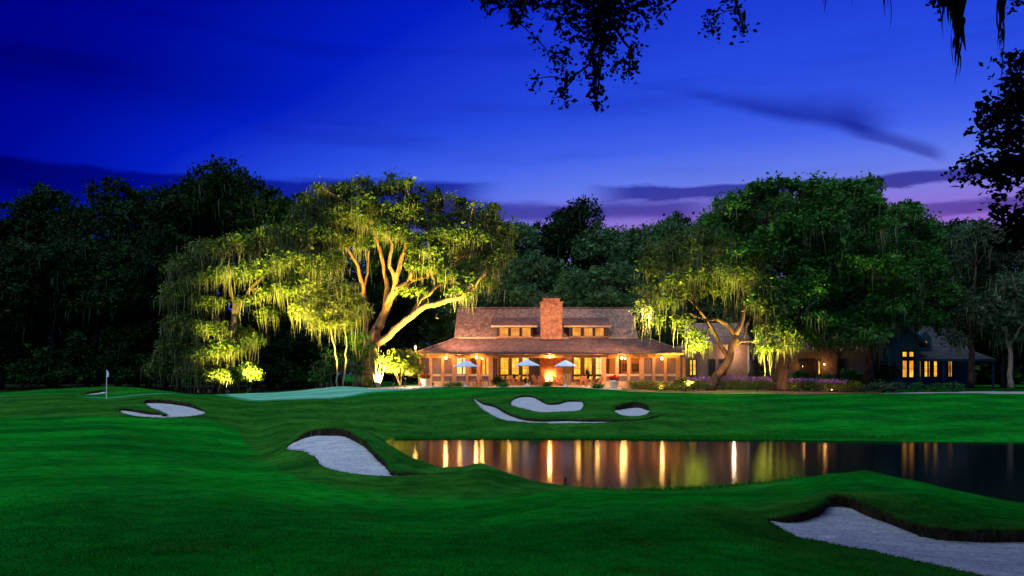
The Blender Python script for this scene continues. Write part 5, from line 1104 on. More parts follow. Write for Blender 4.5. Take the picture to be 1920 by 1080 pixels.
# posts, rails and screens of the porch
yp = YE + .58
def zz(py): return Zp(py, yp)
posts = [787.5, 808, 830, 852, 876, 897.5, 920, 1132, 1157, 1179, 1203, 1225.5, 1247.5, 1271, 1282]
for px in posts:
    x = X(px, yp); w = .15 if px not in (852, 920, 1132, 1203, 1271) else .22
    MB().box(x - w, x + w, yp - .12, yp + .12, FL - .1, 5.02).build("post", M["wood"], club)
def rail(p0, p1, parts):
    m = MB()
    for t0, t1 in parts: m.box(X(p0, yp) + .17, X(p1, yp) - .17, yp - .07, yp + .07, zz(t1), zz(t0))
    return m
sections = list(zip(posts[:6], posts[1:7])) + list(zip(posts[7:13], posts[8:14]))
for i, (p0, p1) in enumerate(sections):
    rail(p0, p1, ((701, 705.5),)).build("rail", M["trim"], club)
    rail(p0, p1, ((715, 724),)).build("knee_wall", M["trim"], club)
    MB().box(X(p0, yp) + .16, X(p1, yp) - .16, yp - .015, yp + .015, zz(715), zz(705.5)).build("screen_panel", M["screen"], club)
    if i < 3 or i >= 9: MB().box(X(p0, yp) + .16, X(p1, yp) - .16, yp - .015, yp + .015, zz(701), 5.02).build("screen_panel", M["screen"], club)
# doors and windows of the inner wall
yw = 91.4
for (a, b, pn) in ((939, 953, "lit"), (960, 972.5, "lit"), (980, 991, "lit"), (1076, 1088, "lit"), (1096, 1109, "lit"), (1117, 1130, "litpale")):
    dr = window(club, a, b, 671, 711, yw, M[pn], M["dark_trim"], .22, (1, 1), .16, "french_door")
    x0, x1 = X(a, yw), X(b, yw)
    MB().box(x0, x1, yw - .168, yw - .10, Zp(706, yw), Zp(702, yw)).build("lock_rail", M["dark_trim"], dr)
    m = MB()
    m.box((x0 + x1) / 2 - .02, (x0 + x1) / 2 + .02, yw - .165, yw - .115, Zp(711, yw), Zp(671, yw))
    for q in range(1, 4): z = Zp(711, yw) + (Zp(671, yw) - Zp(711, yw)) * q / 4; m.box(x0, x1, yw - .163, yw - .117, z - .018, z + .018)
    m.build("glazing_bar", M["wood"], dr)
for (a, b) in ((857, 866), (868, 876)): window(club, a, b, 670, 701, yw, M["litpale"], M["wood"], .10)
for (a, b) in ((905, 909), (912, 917)): window(club, a, b, 672, 704, yw, M["lit"], M["wood"], .10)
for q in ((884, 893), (1136, 1142), (1158, 1164)): MB().box(X(q[0], yw), X(q[1], yw), yw - .05, yw - .003, FL, Zp(672, yw)).build("dark_panel", M["dark_trim"], club)
MB().box(X(922, yw), X(932, yw), yw - .06, yw - .003, FL, Zp(668, yw)).build("dark_panel", M["navy"], club)
def curtain(p0, p1, y, material):
    m = MB(); n = 13; x0, x1 = X(p0, y), X(p1, y)
    vs = [(x0 + (x1 - x0) * i / n, y + .06 * math.sin(i * 2.4), z) for z in (FL + .05, 5.2) for i in range(n + 1)]
    vs += [(v[0], v[1] + .03, v[2]) for v in vs]; k = 2 * (n + 1)
    m.add(vs, [(i, i + 1, i + n + 2, i + n + 1) for i in range(n)] + [(k + i, k + i + n + 1, k + i + n + 2, k + i + 1) for i in range(n)])
    return m.build("curtain", material, club, True)
curtain(994, 1012, 90.4, M["navy"]); curtain(1054.5, 1071, 90.4, M["curtain"]); curtain(923, 930, 88.6, M["curtain"])
for a, b in ((1168, 1175), (1186, 1195)):
    pf = window(club, a, b, 683, 694, yw, M["curtain"], M["dark_trim"], .05, (1, 1), .06, "picture_frame")
# house plants and furniture standing just inside the lit doors, dark against the rooms
for k, (px, y0_, w_, h_) in enumerate(((948, 711, 5, 9), (964, 711, 4, 15), (1101, 711, 6, 24), (1122, 711, 6, 8), (986, 711, 5, 7))): shrub("house_plant", "dark leafy plant before the lit door, %s from the left" % ORD[(0, 1, 3, 4, 2)[k]], px, 90.6, w_ * .055, h_ * .055 + .5, M["leafdark"], 300 + k, "plants along the lit doors", dens=14, L=.13, cat="plant", k=2, sp=.08)
# lanterns
for px, py, Y, pw in ((836, 671, 87.35, 170), (893, 670, 87.35, 170), (904, 670.5, 90.6, 90), (1030.5, 669, 87.6, 260), (1166, 671, 87.35, 150), (1172, 671, 90.4, 90), (1241, 672, 87.3, 150), (779, 651.5, 87.0, 160)):
    lantern(club, px, py, Y, pw)
MB().bar(H(779, 651.5, 87.0), (EL[0] + .1, 87.6, Zp(651, 87.6)), .06).build("lantern_arm", M["black"], club)
for px in (862, 955, 985, 1085, 1120): point_light("ceiling_light", (X(px, 89.2), 89.2, 5.2), 170, WARM, club, .2)
for px in (815, 1250): point_light("ceiling_light", (X(px, 89.4), 89.4, 5.1), 45, WARM, club, .2)

# ------------------------------------------------------------------ parasols, tables and chairs on the patio
def make_parasol():
    root = empty("parasol", (0, 0, 0), "", "parasol", "parasols on the patio"); n = 8; rim, zr, za = 1.22, 1.95, 2.52
    vs = [(0, 0, za)]; fs = []
    for lvl, (rr, z) in enumerate(((.45, 2.34), (.85, 2.13), (1.22, 1.95))):
        for k in range(2 * n):
            a = k * math.pi / n; mid = k % 2; vs.append((rr * math.cos(a) * (.97 if mid else 1), rr * math.sin(a) * (.97 if mid else 1), z - (.02 * (lvl + 1) if mid else 0) + (.03 if mid and lvl == 2 else 0)))
    q = 2 * n
    fs += [(0, 1 + k, 1 + (k + 1) % q) for k in range(q)]
    for l in range(2): fs += [(1 + l * q + k, 1 + (l + 1) * q + k, 1 + (l + 1) * q + (k + 1) % q, 1 + l * q + (k + 1) % q) for k in range(q)]
    o = len(vs); vs += [(x * .995, y * .995, z - .025) for x, y, z in vs]; fs += [tuple(i + o for i in f[::-1]) for f in fs]
    for k in range(q): a, b = 1 + 2 * q + k, 1 + 2 * q + (k + 1) % q; fs.append((a, a + o, b + o, b))
    MB().add(vs, fs).build("canopy", M["canvas"], root, local=True)
    for k in range(n): a = k * 2 * math.pi / n; MB().bar((.04 * math.cos(a), .04 * math.sin(a), za - .06), (1.19 * math.cos(a), 1.19 * math.sin(a), 1.90), .025).build("rib", M["wood"], root, local=True)
    MB().tube([(0, 0, .1), (0, 0, 1.3), (0, 0, za + .02)], [.035, .032, .03], 8).build("pole", M["trim"], root, local=True)
    MB().lathe([(.30, 0), (.30, .06), (.20, .10), (.06, .14), (.05, .3)], 14).build("base", M["white"], root, local=True)
    MB().lathe([(.03, 0), (.05, .03), (.02, .09)], 8, (0, 0, za)).build("finial", M["trim"], root, local=True)
    return root
pp = make_parasol()
for i, (px, lab, s) in enumerate(((873.5, "pale blue open parasol at the left, beside the two backed chair set", 1.0), (988.5, "pale blue open parasol left of the glowing fireplace", 1.0), (1060.5, "pale blue open parasol right of the glowing fireplace, its pole before the striped curtain", .9))):
    o = pp if i == 0 else copy_tree(pp); Y = 84.4; o.location = (X(px, Y), Y, Tf(px, Y) + .035); o.scale = (s, s, 1.0); o["label"] = lab
def make_chair():
    root = empty("wooden_chair", (0, 0, 0), "", "chair", "wooden chairs on the patio")
    for i in range(4): MB().box(-.24 + i * .122, -.24 + i * .122 + .11, -.24, .24, .42, .45).build("slat", M["teak"], root, local=True)
    for sx_ in (-1, 1):
        MB().box(sx_ * .24 - .025, sx_ * .24 + .025, -.24, -.19, 0, .66).build("leg", M["teak"], root, local=True)
        MB().bar((sx_ * .24, .22, 0), (sx_ * .24, .24, .45), .05).bar((sx_ * .24, .24, .45), (sx_ * .24, .34, .98), .05).build("leg", M["teak"], root, local=True)
        MB().box(sx_ * .26 - .03, sx_ * .26 + .03, -.26, .26, .66, .69).build("armrest", M["teak"], root, local=True)
    for i in range(5): x = -.18 + i * .09; MB().bar((x, .255, .48), (x, .33, .93), .055, .02).build("backrest_slat", M["teak"], root, local=True)
    MB().bar((-.25, .345, .96), (.25, .345, .96), .04, .08).build("top_rail", M["teak"], root, local=True)
    return root
def make_adirondack():
    root = empty("lounge_chair", (0, 0, 0), "", "chair", "deep armchairs round the fire")
    for i in range(5): a = i / 4; MB().box(-.29, .29, -.42 + a * .5, -.42 + a * .5 + .115, .40 - a * .10, .425 - a * .10).build("seat_slat", M["teak"], root, local=True)
    for i in range(5):
        x = -.24 + i * .12; MB().bar((x, .12, .30), (x * 1.15, .46, 1.05 - abs(i - 2) * .05), .105, .02).build("backrest_slat", M["teak"], root, local=True)
    for s in (-1, 1):
        MB().bar((s * .32, -.42, 0), (s * .32, -.42, .56), .06).build("leg", M["teak"], root, local=True)
        MB().bar((s * .30, .50, 0), (s * .30, -.40, .38), .04, .10).build("leg", M["teak"], root, local=True)
        MB().box(s * .36 - .08, s * .36 + .08, -.5, .32, .56, .585).build("armrest", M["teak"], root, local=True)
    return root
def make_table():
    root = empty("round_table", (0, 0, 0), "", "table", "round wooden tables on the patio")
    MB().lathe([(.50, .68), (.52, .70), (.52, .72), (.50, .73)], 18).build("tabletop", M["teak"], root, local=True)
    for k in range(4): a = .785 + k * 1.571; MB().bar((.38 * math.cos(a), .38 * math.sin(a), 0), (.30 * math.cos(a), .30 * math.sin(a), .68), .05).build("leg", M["teak"], root, local=True)
    MB().box(-.3, .3, -.02, .02, .35, .40).box(-.02, .02, -.3, .3, .351, .399).build("stretcher", M["teak"], root, local=True)
    return root
def put(o, px, Y, rz, label): o.location = (X(px, Y), Y, Tf(px, Y) + .035); o.rotation_euler = (0, 0, rz); o["label"] = label; return o
ch0, ad0, tb0 = make_chair(), make_adirondack(), make_table()
first = {"c": True, "a": True, "t": True}
def place(kind, px, Y, rz, label):
    src = {"c": ch0, "a": ad0, "t": tb0}[kind]; o = src if first[kind] else copy_tree(src); first[kind] = False; return put(o, px, Y, rz, label)
for kd, px, Y, rz, lab in (("t", 897, 86.0, 0, "round wooden table between two chairs right of the left parasol pole"), ("c", 884, 85.4, 1.5, "wooden chair at the left side of the table by the left parasol"), ("c", 911, 85.6, -1.6, "wooden chair at the right side of the table by the left parasol"), ("c", 898, 86.8, 0, "wooden chair behind the table by the left parasol"),
        ("t", 957, 86.8, 0, "round wooden table in front of the three lit doors left of the fire"), ("c", 946, 86.8, 1.5, "wooden chair left of the table before the lit doors"), ("c", 968, 86.5, -1.9, "wooden chair right of the table before the lit doors, near the middle parasol pole"), ("c", 958, 88.0, 0.2, "wooden chair behind the table before the lit doors"),
        ("a", 1007, 86.6, 2.2, "deep wooden armchair at the left of the fireplace, facing right"), ("a", 1017, 88.4, 2.8, "deep wooden armchair tucked behind the left armchair by the fire"), ("a", 1047, 86.6, -2.2, "deep wooden armchair at the right of the fireplace, facing left"), ("a", 1037, 88.4, 3.0, "deep wooden armchair seen from behind in front of the flames"), ("t", 1027, 87.6, 0, "round wooden table in front of the flames"),
        ("t", 1092, 86.8, 0, "round wooden table in front of the lit doors right of the fire"), ("c", 1082, 86.8, 1.5, "wooden chair left of the table, near the third parasol"), ("c", 1104, 86.5, -1.8, "wooden chair right of the table near the third parasol"), ("c", 1094, 88.1, -.2, "wooden chair behind the table near the third parasol"), ("a", 1122, 86.2, -2.5, "deep wooden armchair near the red flower tub at the right porch post")):
    place(kd, px, Y, rz, lab)
# tubs of red flowers
def tub(px, Y, label, seed):
    rng = np.random.default_rng(seed); z = Tf(px, Y) + .035; x = X(px, Y); root = empty("flower_tub", (x, Y, z), label, "flower pot", "white tubs of red flowers")
    MB().lathe([(.30, 0), (.36, .05), (.40, .62), (.45, .64), (.45, .72), (.38, .72), (.36, .60)], 18, (x, Y, z)).build("tub", M["pot"], root, True)
    v, f, tn, _ = crown_arrays(rng, [((x, Y, z + .86), (.46, .42, .22))], 40, 7, .06, .14, .10, -.3); link_mesh("foliage", np_mesh("foliage", v, f, tn), M["leafmid"], root)
    v, f, tn, _ = crown_arrays(rng, [((x, Y, z + .92), (.50, .46, .25))], 46, 8, .05, .12, .11, -.1); link_mesh("blossom", np_mesh("blossom", v, f, tn), M["red"], root)
tub(797, 84.8, "white tub of red flowers at the left end of the porch", 61); tub(1151, 84.8, "pale tub of red flowers at the right end of the patio", 62)
# dark clipped plant in the doorway
shrub("potted_plant", "dark round plant beside the dark posts left of the three lit doors", 933, 86.4, .8, 1.15, M["leafdark"], 63, dens=9, L=.12, cat="plant", k=2)

# ------------------------------------------------------------------ wing and blue house
wing = empty("wing_building", (X(1460, 98), 98, 1.9), "long pale brick wing half hidden behind the right oaks", "building")
yw2 = 97.0
MB().box(X(1287, yw2), X(1402, yw2), yw2, yw2 + 9, 1.6, Zp(645, yw2)).box(X(1402, yw2) + .003, X(1640, yw2), yw2 + .6, yw2 + 9, 1.6, Zp(656, yw2)).build("wall", M["wingwall"], wing)
m = MB(); shingle_roof(m, H(1283, 646, yw2 - .5), H(1405, 646, yw2 - .5), H(1405, 606, 102), H(1283, 606, 102), 14, .8, rnd); shingle_roof(m, H(1407, 657, yw2), H(1644, 657, yw2), H(1644, 622, 102), H(1407, 622, 102), 12, 1.0, rnd)
m.build("roof", M["shingle"], wing)
MB().box(X(1283, yw2 - .5), X(1405, yw2 - .5), yw2 - .62, yw2 - .52, Zp(646, yw2 - .5) - .18, Zp(646, yw2 - .5)).box(X(1407, yw2), X(1644, yw2), yw2 - .12, yw2 - .02, Zp(657, yw2) - .18, Zp(657, yw2)).build("eave_board", M["trim"], wing)
MB().bar(H(1403.5, 641, yw2 - .4), H(1403.5, 700, yw2 - .4), .14).build("downpipe", M["white"], wing)
window(wing, 1293.5, 1297, 675, 703, yw2, M["lit"], M["dark_trim"], .12, (1, 3)); window(wing, 1299.5, 1304, 675, 703, yw2, M["lit"], M["dark_trim"], .12, (1, 3))
window(wing, 1534, 1537, 677, 707, yw2 + .6, M["lit"], M["dark_trim"], .12)
for px in (1330, 1350, 1425, 1500, 1575): window(wing, px, px + 9, 675, 702, yw2 + (.6 if px > 1402 else 0), M["navy"], M["dark_trim"], .12, (2, 3))
MB().box(X(1512, 97.5), X(1530, 97.5), 97.55, 97.597, 1.7, Zp(672, 97.5)).build("door", M["dark_trim"], wing)
lantern(wing, 1374, 661, 96.4, 170, .15, (1, .66, .42), .5); lantern(wing, 1545.5, 683, 97.2, 22, .10); lantern(wing, 1505, 687, 97.2, 14, .05)

blue = empty("gabled_house", (X(1740, 104), 104, 1.6), "dark blue gabled house with tall yellow lit windows at the right", "house")
yb = 100.0; gx0, gx1, ga = X(1652, yb), X(1724, yb), X(1689, yb); ez, az_ = Zp(642, yb), Zp(602, yb)
m = MB().box(gx0, gx1, yb, yb + 12, 1.2, ez); m.add([(gx0, yb, ez), (gx1, yb, ez), (ga, yb, az_), (gx0, yb + 12, ez), (gx1, yb + 12, ez), (ga, yb + 12, az_)], [(0, 1, 2), (3, 5, 4), (1, 4, 5, 2), (2, 5, 3, 0)])
m.build("wall", M["siding"], blue)
m = MB()                                                   # lapped boards of the gable front
z = 1.7
while z < az_ - .15:
    lim0, lim1 = (gx0, gx1) if z < ez else (ga - (ga - gx0) * (az_ - z - .1) / (az_ - ez), ga + (gx1 - ga) * (az_ - z - .1) / (az_ - ez))
    if lim1 - lim0 > .3: m.add([(lim0, yb - .03, z), (lim1, yb - .03, z), (lim1, yb - .008, z + .22), (lim0, yb - .008, z + .22), (lim0, yb - .004, z), (lim1, yb - .004, z)], [(0, 1, 2, 3), (0, 4, 5, 1)])
    z += .24
m.build("siding", M["siding"], blue)["kind"] = "stuff"
for px0, px1 in ((1641, 1689), (1737, 1689)):
    m = MB(); e_ = H(px0, 650, yb); a, d = (e_[0], yb - .5, e_[2]), (ga, yb - .5, az_ + .12); b, c = (e_[0], yb + 12, e_[2]), (ga, yb + 12, az_ + .12)
    if px0 < px1: shingle_roof(m, b, a, d, c, 12, .9, rnd)
    else: shingle_roof(m, a, b, c, d, 12, .9, rnd)
    r_ = m.build("roof", M["greyroof"], blue)
    MB().bar((a[0], yb - .56, a[2]), (d[0], yb - .56, d[2]), .08, .26).build("bargeboard", M["siding"], r_)
for a, b in ((1692, 1699.5), (1704.5, 1712)):
    window(blue, a, b, 660, 668.5, yb - .03, M["lit"], M["black"], .14, (1, 1)); window(blue, a, b, 676.5, 707, yb - .03, M["lit" if a > 1700 else "litwarm"], M["black"], .14, (1, 2))
yr = 101.5
MB().box(gx1 + .01, X(1815, yr), yr, yr + 9, 1.2, Zp(668, yr)).build("porch_wall", M["siding"], blue)
m = MB(); shingle_roof(m, H(1723, 674, 99.6), H(1868, 674, 99.6), H(1815, 655, 103), H(1723, 655, 103), 9, .7, rnd); m.build("porch_roof", M["greyroof"], blue)
MB().box(X(1723, 99.6), X(1868, 99.6), 99.5, 99.58, Zp(674, 99.6) - .22, Zp(674, 99.6) - .01).build("fascia", M["siding"], blue)
m = MB(); shingle_roof(m, H(1723, 655.5, 103.1), H(1815, 655.5, 103.1), H(1800, 612, 108), H(1723, 612, 108), 12, .8, rnd); m.build("main_roof", M["greyroof"], blue)
for px in (1728, 1770, 1816, 1862): MB().box(X(px, 99.9) - .1, X(px, 99.9) + .1, 99.8, 100.0, 1.4, Zp(675, 99.9)).build("post", M["siding"], blue)
for a, b, pn in ((1724.5, 1727, "lit"), (1733, 1738, "lit"), (1741, 1742.5, "litwarm"), (1750.5, 1756, "lit"), (1778, 1780, "litwarm"), (1781.5, 1784, "litwarm")): window(blue, a, b, 677, 706, yr, M[pn], M["black"], .12, (1, 3))
dx, dy, dz = H(1734, 644, 102.2)
dm = MB().box(dx - .8, dx + .8, dy, dy + 4, dz - .8, dz + .7).add([(dx - .8, dy, dz + .7), (dx + .8, dy, dz + .7), (dx, dy, dz + 1.4), (dx - .8, dy + 4, dz + .7), (dx + .8, dy + 4, dz + .7), (dx, dy + 4, dz + 1.4)], [(0, 1, 2), (1, 4, 5, 2), (2, 5, 3, 0)]).build("dormer", M["siding"], blue)
ring_ = [(dx + .36 * math.cos(k * math.pi / 10), dy - .03, dz + .36 * math.sin(k * math.pi / 10)) for k in range(20)]
MB().tube(ring_ + ring_[:2], [.07] * 22, 6).build("round_frame", M["black"], dm)
MB().add([(x, y + .01, z) for x, y, z in ring_], [tuple(range(20))[::-1]]).build("pane", M["litwarm"], dm)

# ------------------------------------------------------------------ uplights under the trees: fixtures invented, light inferred from lit foliage
def uplight(px, Y, target, power, label, angle=70, col=(1.0, 0.80, 0.30), blend=.8, h=0.35, size=.15):
    z = Tf(px, Y); x = X(px, Y); root = empty("garden_uplight", (x, Y, z), label, "garden light", "garden uplights")
    d = (Vector(target) - Vector((x, Y, z + h))).normalized()
    MB().tube([(x, Y, z - .1), (x, Y, z + h - .12)], [.025, .025], 6).build("stake", M["black"], root)
    c = Vector((x, Y, z + h)); MB().tube([c - d * .16, c - d * .12, c + d * .06, c + d * .075], [.05, .08, .10, .10], 10, cap=False).build("housing", M["black"], root)
    MB().tube([c + d * .03, c + d * .04], [.085, .085], 10).build("lens", M["glow_s"], root)
    l = bpy.data.lights.new("uplight_beam", "SPOT"); l.energy = power; l.color = col; l.spot_size = R(angle); l.spot_blend = blend; l.shadow_soft_size = size
    o = bpy.data.objects.new("uplight_beam", l); COL.objects.link(o); o.location = c + d * .09; o.rotation_euler = d.to_track_quat("-Z", "Y").to_euler(); o.parent = root; o.matrix_parent_inverse = root.matrix_basis.inverted()
AMB = (1.0, 0.53, 0.17); YEL = (1.0, 0.80, 0.13)
uplight(738, 88.4, H(748, 520, 92), 30000, "garden light below the great oak, aimed up its trunk", 75, AMB)
uplight(760, 86.8, H(820, 560, 89), 13000, "garden light by the porch corner aimed at the low limb of the great oak", 70, AMB)
uplight(700, 84.5, H(880, 470, 92), 80000, "garden light at the patio edge aimed into the great oak crown", 70, YEL)
uplight(424, 86.0, H(425, 630, 88.5), 6000, "garden light at the foot of the glowing oak heart", 95, YEL)
uplight(396, 85.0, H(412, 590, 88.5), 3500, "garden light at the left edge of the glowing oak heart", 80, YEL)
uplight(484, 86.4, H(482, 620, 88.5), 1800, "garden light right of the olive shrub under the left oak", 90, YEL)
uplight(470, 82.5, H(520, 470, 90), 42000, "garden light in front of the left oak aimed at its crown", 80, YEL)
uplight(790, 84.6, H(900, 455, 92), 75000, "garden light under the eave corner aimed at the right of the great oak crown", 60, YEL)
uplight(604, 82.2, H(618, 590, 86), 14000, "garden light before the small bright tree", 85, YEL)
uplight(662, 82.6, H(640, 600, 86), 6000, "garden light right of the two pale stems", 85, YEL)
uplight(738, 84.6, H(750, 690, 86.5), 420, "garden light in front of the bright porch shrub", 110, YEL)
uplight(812, 80.6, H(800, 440, 92), 95000, "added floodlight on the lawn crest aimed at the great oak crown", 62, YEL)  # the floodlights are unseen, added to light the crowns evenly
uplight(392, 79.0, H(545, 480, 90), 60000, "added floodlight on the left slope aimed at the upper left oak", 58, YEL)
uplight(428, 75.6, H(615, 565, 86), 38000, "added floodlight on the left slope aimed at the bright young tree", 34, YEL)
uplight(372, 80.0, H(430, 600, 88), 30000, "added floodlight on the left slope, leftmost, aimed at the oak heart", 42, YEL)
uplight(1285, 80.8, H(1290, 540, 85), 26000, "added floodlight at the mulch edge aimed at the hanging moss right of the roof", 66, YEL)
uplight(1300, 83.2, H(1250, 560, 85), 32000, "garden light in the hedge under the moss right of the roof", 95, YEL)
uplight(1355, 83.4, H(1345, 600, 85), 2200, "garden light beside the leaning trunk", 90, AMB)
uplight(1420, 83.8, H(1440, 590, 85), 22000, "garden light before the yellow foliage at the thick trunk", 90, YEL)
uplight(1500, 84.0, H(1468, 690, 87), 500, "garden light beside the thick oak trunk", 90, (1, .55, .28))
uplight(1240, 83.4, H(1240, 690, 87), 260, "garden light in the low hedge below the right screens", 130, WARM)
def downlight(px, py, Y, target, power, label, angle, col):
    """Spotlight strapped to a limb, shining down on the roofs and the patio."""
    c = Vector(H(px, py, Y)); root = empty("tree_spotlight", c, label, "spotlight", "spotlights in the trees"); d = (Vector(target) - c).normalized()
    MB().tube([c - d * .18, c - d * .12, c + d * .06, c + d * .075], [.05, .08, .10, .10], 10, cap=False).build("housing", M["black"], root)
    MB().bar(c - d * .1, c - d * .1 + Vector((0, 0, .35)), .03).build("bracket", M["black"], root)
    MB().tube([c + d * .03, c + d * .04], [.085, .085], 10).build("lens", M["glow_s"], root)
    l = bpy.data.lights.new("spot_beam", "SPOT"); l.energy = power; l.color = col; l.spot_size = R(angle); l.spot_blend = .9; l.shadow_soft_size = .15
    o = bpy.data.objects.new("spot_beam", l); COL.objects.link(o); o.location = c + d * .09; o.rotation_euler = d.to_track_quat("-Z", "Y").to_euler(); o.parent = root; o.matrix_parent_inverse = root.matrix_basis.inverted()
downlight(820, 596, 85.6, H(905, 628, 91), 6500, "black spotlight under the low limb of the great oak, aimed at the roof", 110, (1, .62, .44))
downlight(1228, 590, 80.8, H(1080, 620, 91), 9500, "black spotlight in the oak right of the roof, aimed at the chimney", 105, (1, .60, .38))
downlight(1392, 572, 81.5, H(1390, 735, 84.5), 1500, "black spotlight in the leaning oak, aimed at the flower bed", 120, (1, .66, .30))
downlight(1215, 600, 80.6, H(1230, 735, 83.5), 1200, "black spotlight in the hanging moss, aimed at the low hedge", 110, (1, .74, .30))
uplight(760, 83.2, H(770, 722, 84.5), 900, "garden light on the left end of the patio", 150, (1, .72, .40), h=.9)
uplight(1560, 84.2, H(1600, 690, 95), 240, "garden light behind the hedge toward the far end of the wing", 100, (1, .45, .2))

# ------------------------------------------------------------------ flag, stake, stems
fx_, fy_ = X(200, 69), 69; fz = Tf(200, 69)
fl = empty("golf_flagstick", (fx_, fy_, fz), "white flagstick with a limp white flag on the far left green", "flag")
MB().tube([(fx_, fy_, fz - .1), (fx_, fy_, fz + 1.1), (fx_, fy_, fz + 2.25)], [.035, .033, .03], 8).build("pole", M["white"], fl)
m = MB(); zt = fz + 2.2; prof_ = [(0.00, .0), (.10, .03), (.16, -.03), (.14, .04), (.17, .0)]
vs = []
for r_, (z, s) in enumerate(((zt, .6), (zt - .15, .9), (zt - .3, 1.1), (zt - .42, .9), (zt - .52, .35))):
    for (a, b) in prof_: vs.append((fx_ + .03 + a * s, fy_ - .03 + b * s - .01 * r_, z - a * .3))
fs = [(i * 5 + k, i * 5 + k + 1, i * 5 + k + 6, i * 5 + k + 5) for i in range(4) for k in range(4)]; o_ = len(vs); vs2 = [(x, y + .02, z) for x, y, z in vs]
m.add(vs + vs2, fs + [tuple(i + o_ for i in f[::-1]) for f in fs]); m.build("flag", M["white"], fl, True)
MB().lathe([(.075, 0), (.08, .01), (.06, .012)], 12, (fx_, fy_, fz + .025)).build("hole_cup", M["white"], fl)
sx_, sy_ = X(1060, 27.2), 27.2
st = empty("water_stake", (sx_, sy_, 0), "thin black stake standing in the pond near its grassy edge", "stake")
MB().tube([(sx_, sy_, -.6), (sx_, sy_, .10), (sx_ + .004, sy_, .30)], [.035, .033, .028], 8).build("post", M["black"], st)
MB().lathe([(.028, 0), (.034, .01), (.02, .03)], 8, (sx_ + .004, sy_, .30)).build("cap", M["black"], st)

# ------------------------------------------------------------------ near branches hanging into the frame
def near_tree(name, label, base, limbs, sprays, shade, seed, moss=None, L=.075, W=.05, thin=.42):
    """A tree standing beside the camera: sprays are (centre, radii, leaves), shade is unseen crown overhead, filled out to darken the foreground."""
    rng = np.random.default_rng(seed); rnd = random.Random(seed); root = empty(name, base, label, "tree")
    nodes = [np.array(l[0][i], float) * (1 - u) + np.array(l[0][i + 1], float) * u for l in limbs if l[1] < .4 for i in range(len(l[0]) - 1) for u in (0, .33, .67)]
    tw = []
    for C, Rr, k in sprays:
        C = np.array(C, float); up = [p for p in nodes if p[2] > C[2] - .05] or nodes; a = min(up, key=lambda p: np.linalg.norm(p - C)); d = np.linalg.norm(a - C)
        if d > .06: tw.append(([a, (a + C) / 2 + np.array([rnd.uniform(-.1, .1), 0, rnd.uniform(0, .1)]) * d, C], .008 + .006 * min(d, 1), .004)); nodes.append(C)
        for _ in range(max(2, k // 14)): tw.append(([C, C + rng.normal(size=3) * np.array(Rr) * .6], .006, .003))
    limbs_mb(list(limbs) + tw, rnd, 6).build("trunk", M["darkbark"], root, smooth=True)
    vs, fs, ts, o = [], [], [], 0
    for C, Rr, k in sprays:
        k = max(3, int(k * thin)); cs = np.array(C) + rng.normal(size=(k, 3)) * np.array(Rr) * .55; per = 7
        cen = (cs[:, None] + rng.normal(size=(k, per, 3)) * np.array([.05, .05, .045])).reshape(-1, 3); v, f = leaf_quads(rng, cen, L, W)
        vs.append(v); fs.append(f + o); ts.append(np.repeat(rng.random(k * per), 4)); o += len(v)
    if shade:
        v, f, t_, cs = crown_arrays(rng, shade, 1.7, 12, .3, .30, .20); vs.append(v); fs.append(f + o); ts.append(t_); o += len(v)
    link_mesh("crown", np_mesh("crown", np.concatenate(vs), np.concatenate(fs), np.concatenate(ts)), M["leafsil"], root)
    if moss:
        vs, fs, ts, o = [], [], [], 0
        for (x, y, z), ln, wd, n in moss:
            pts = np.array([[x, y, z]]); v, f, t_ = moss_arrays(rng, pts, n, ln, wd * .35, wd * .28)
            vs.append(v); fs.append(f + o); ts.append(t_); o += len(v)
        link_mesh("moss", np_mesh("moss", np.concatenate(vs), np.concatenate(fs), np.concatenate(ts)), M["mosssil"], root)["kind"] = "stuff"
    return root
YN = 11.0
def N(px, py, Y=YN): return H(px, py, Y)
def S(px, py, rx, ry, k, Y=YN): s = Y / FPX; return (H(px, py, Y), (rx * s, .25, ry * s), k)
limbsN = [
    ([(9.6, 12.0, 1.0), (9.5, 12.0, 3.6), (9.2, 11.8, 6.5)], .55, .42),
    ([(9.2, 11.8, 6.5), (7.0, 11.5, 8.7), (4.0, 11.2, 9.3), (1.6, 11.0, 9.1), N(1120, -60), N(1000, -70), N(890, -60)], .34, .05),
    ([N(1120, -60), N(1125, 10), N(1118, 70), N(1110, 105), N(1115, 150), N(1120, 205)], .05, .012),
    ([N(1112, 95), N(1106, 120), N(1078, 140), N(1055, 175)], .022, .007), ([N(1125, 10), N(1150, 45), N(1180, 90), N(1180, 140)], .03, .008),
    ([N(1000, -70), N(985, 10), N(970, 45)], .03, .008), ([N(1050, -60), N(1060, 20), N(1040, 60)], .03, .008), ([(9.2, 11.8, 6.5), (9.0, 9.0, 9.2), (7.0, 6.0, 10.4)], .3, .1), ([(7.0, 11.5, 8.7), (5.0, 8.0, 10.2), (1.0, 5.0, 10.6)], .22, .08),
    ([(1.6, 11.0, 9.1), (2.8, 11.2, 9.0), N(1360, -50), N(1385, 20), N(1393, 60)], .05, .008),
]
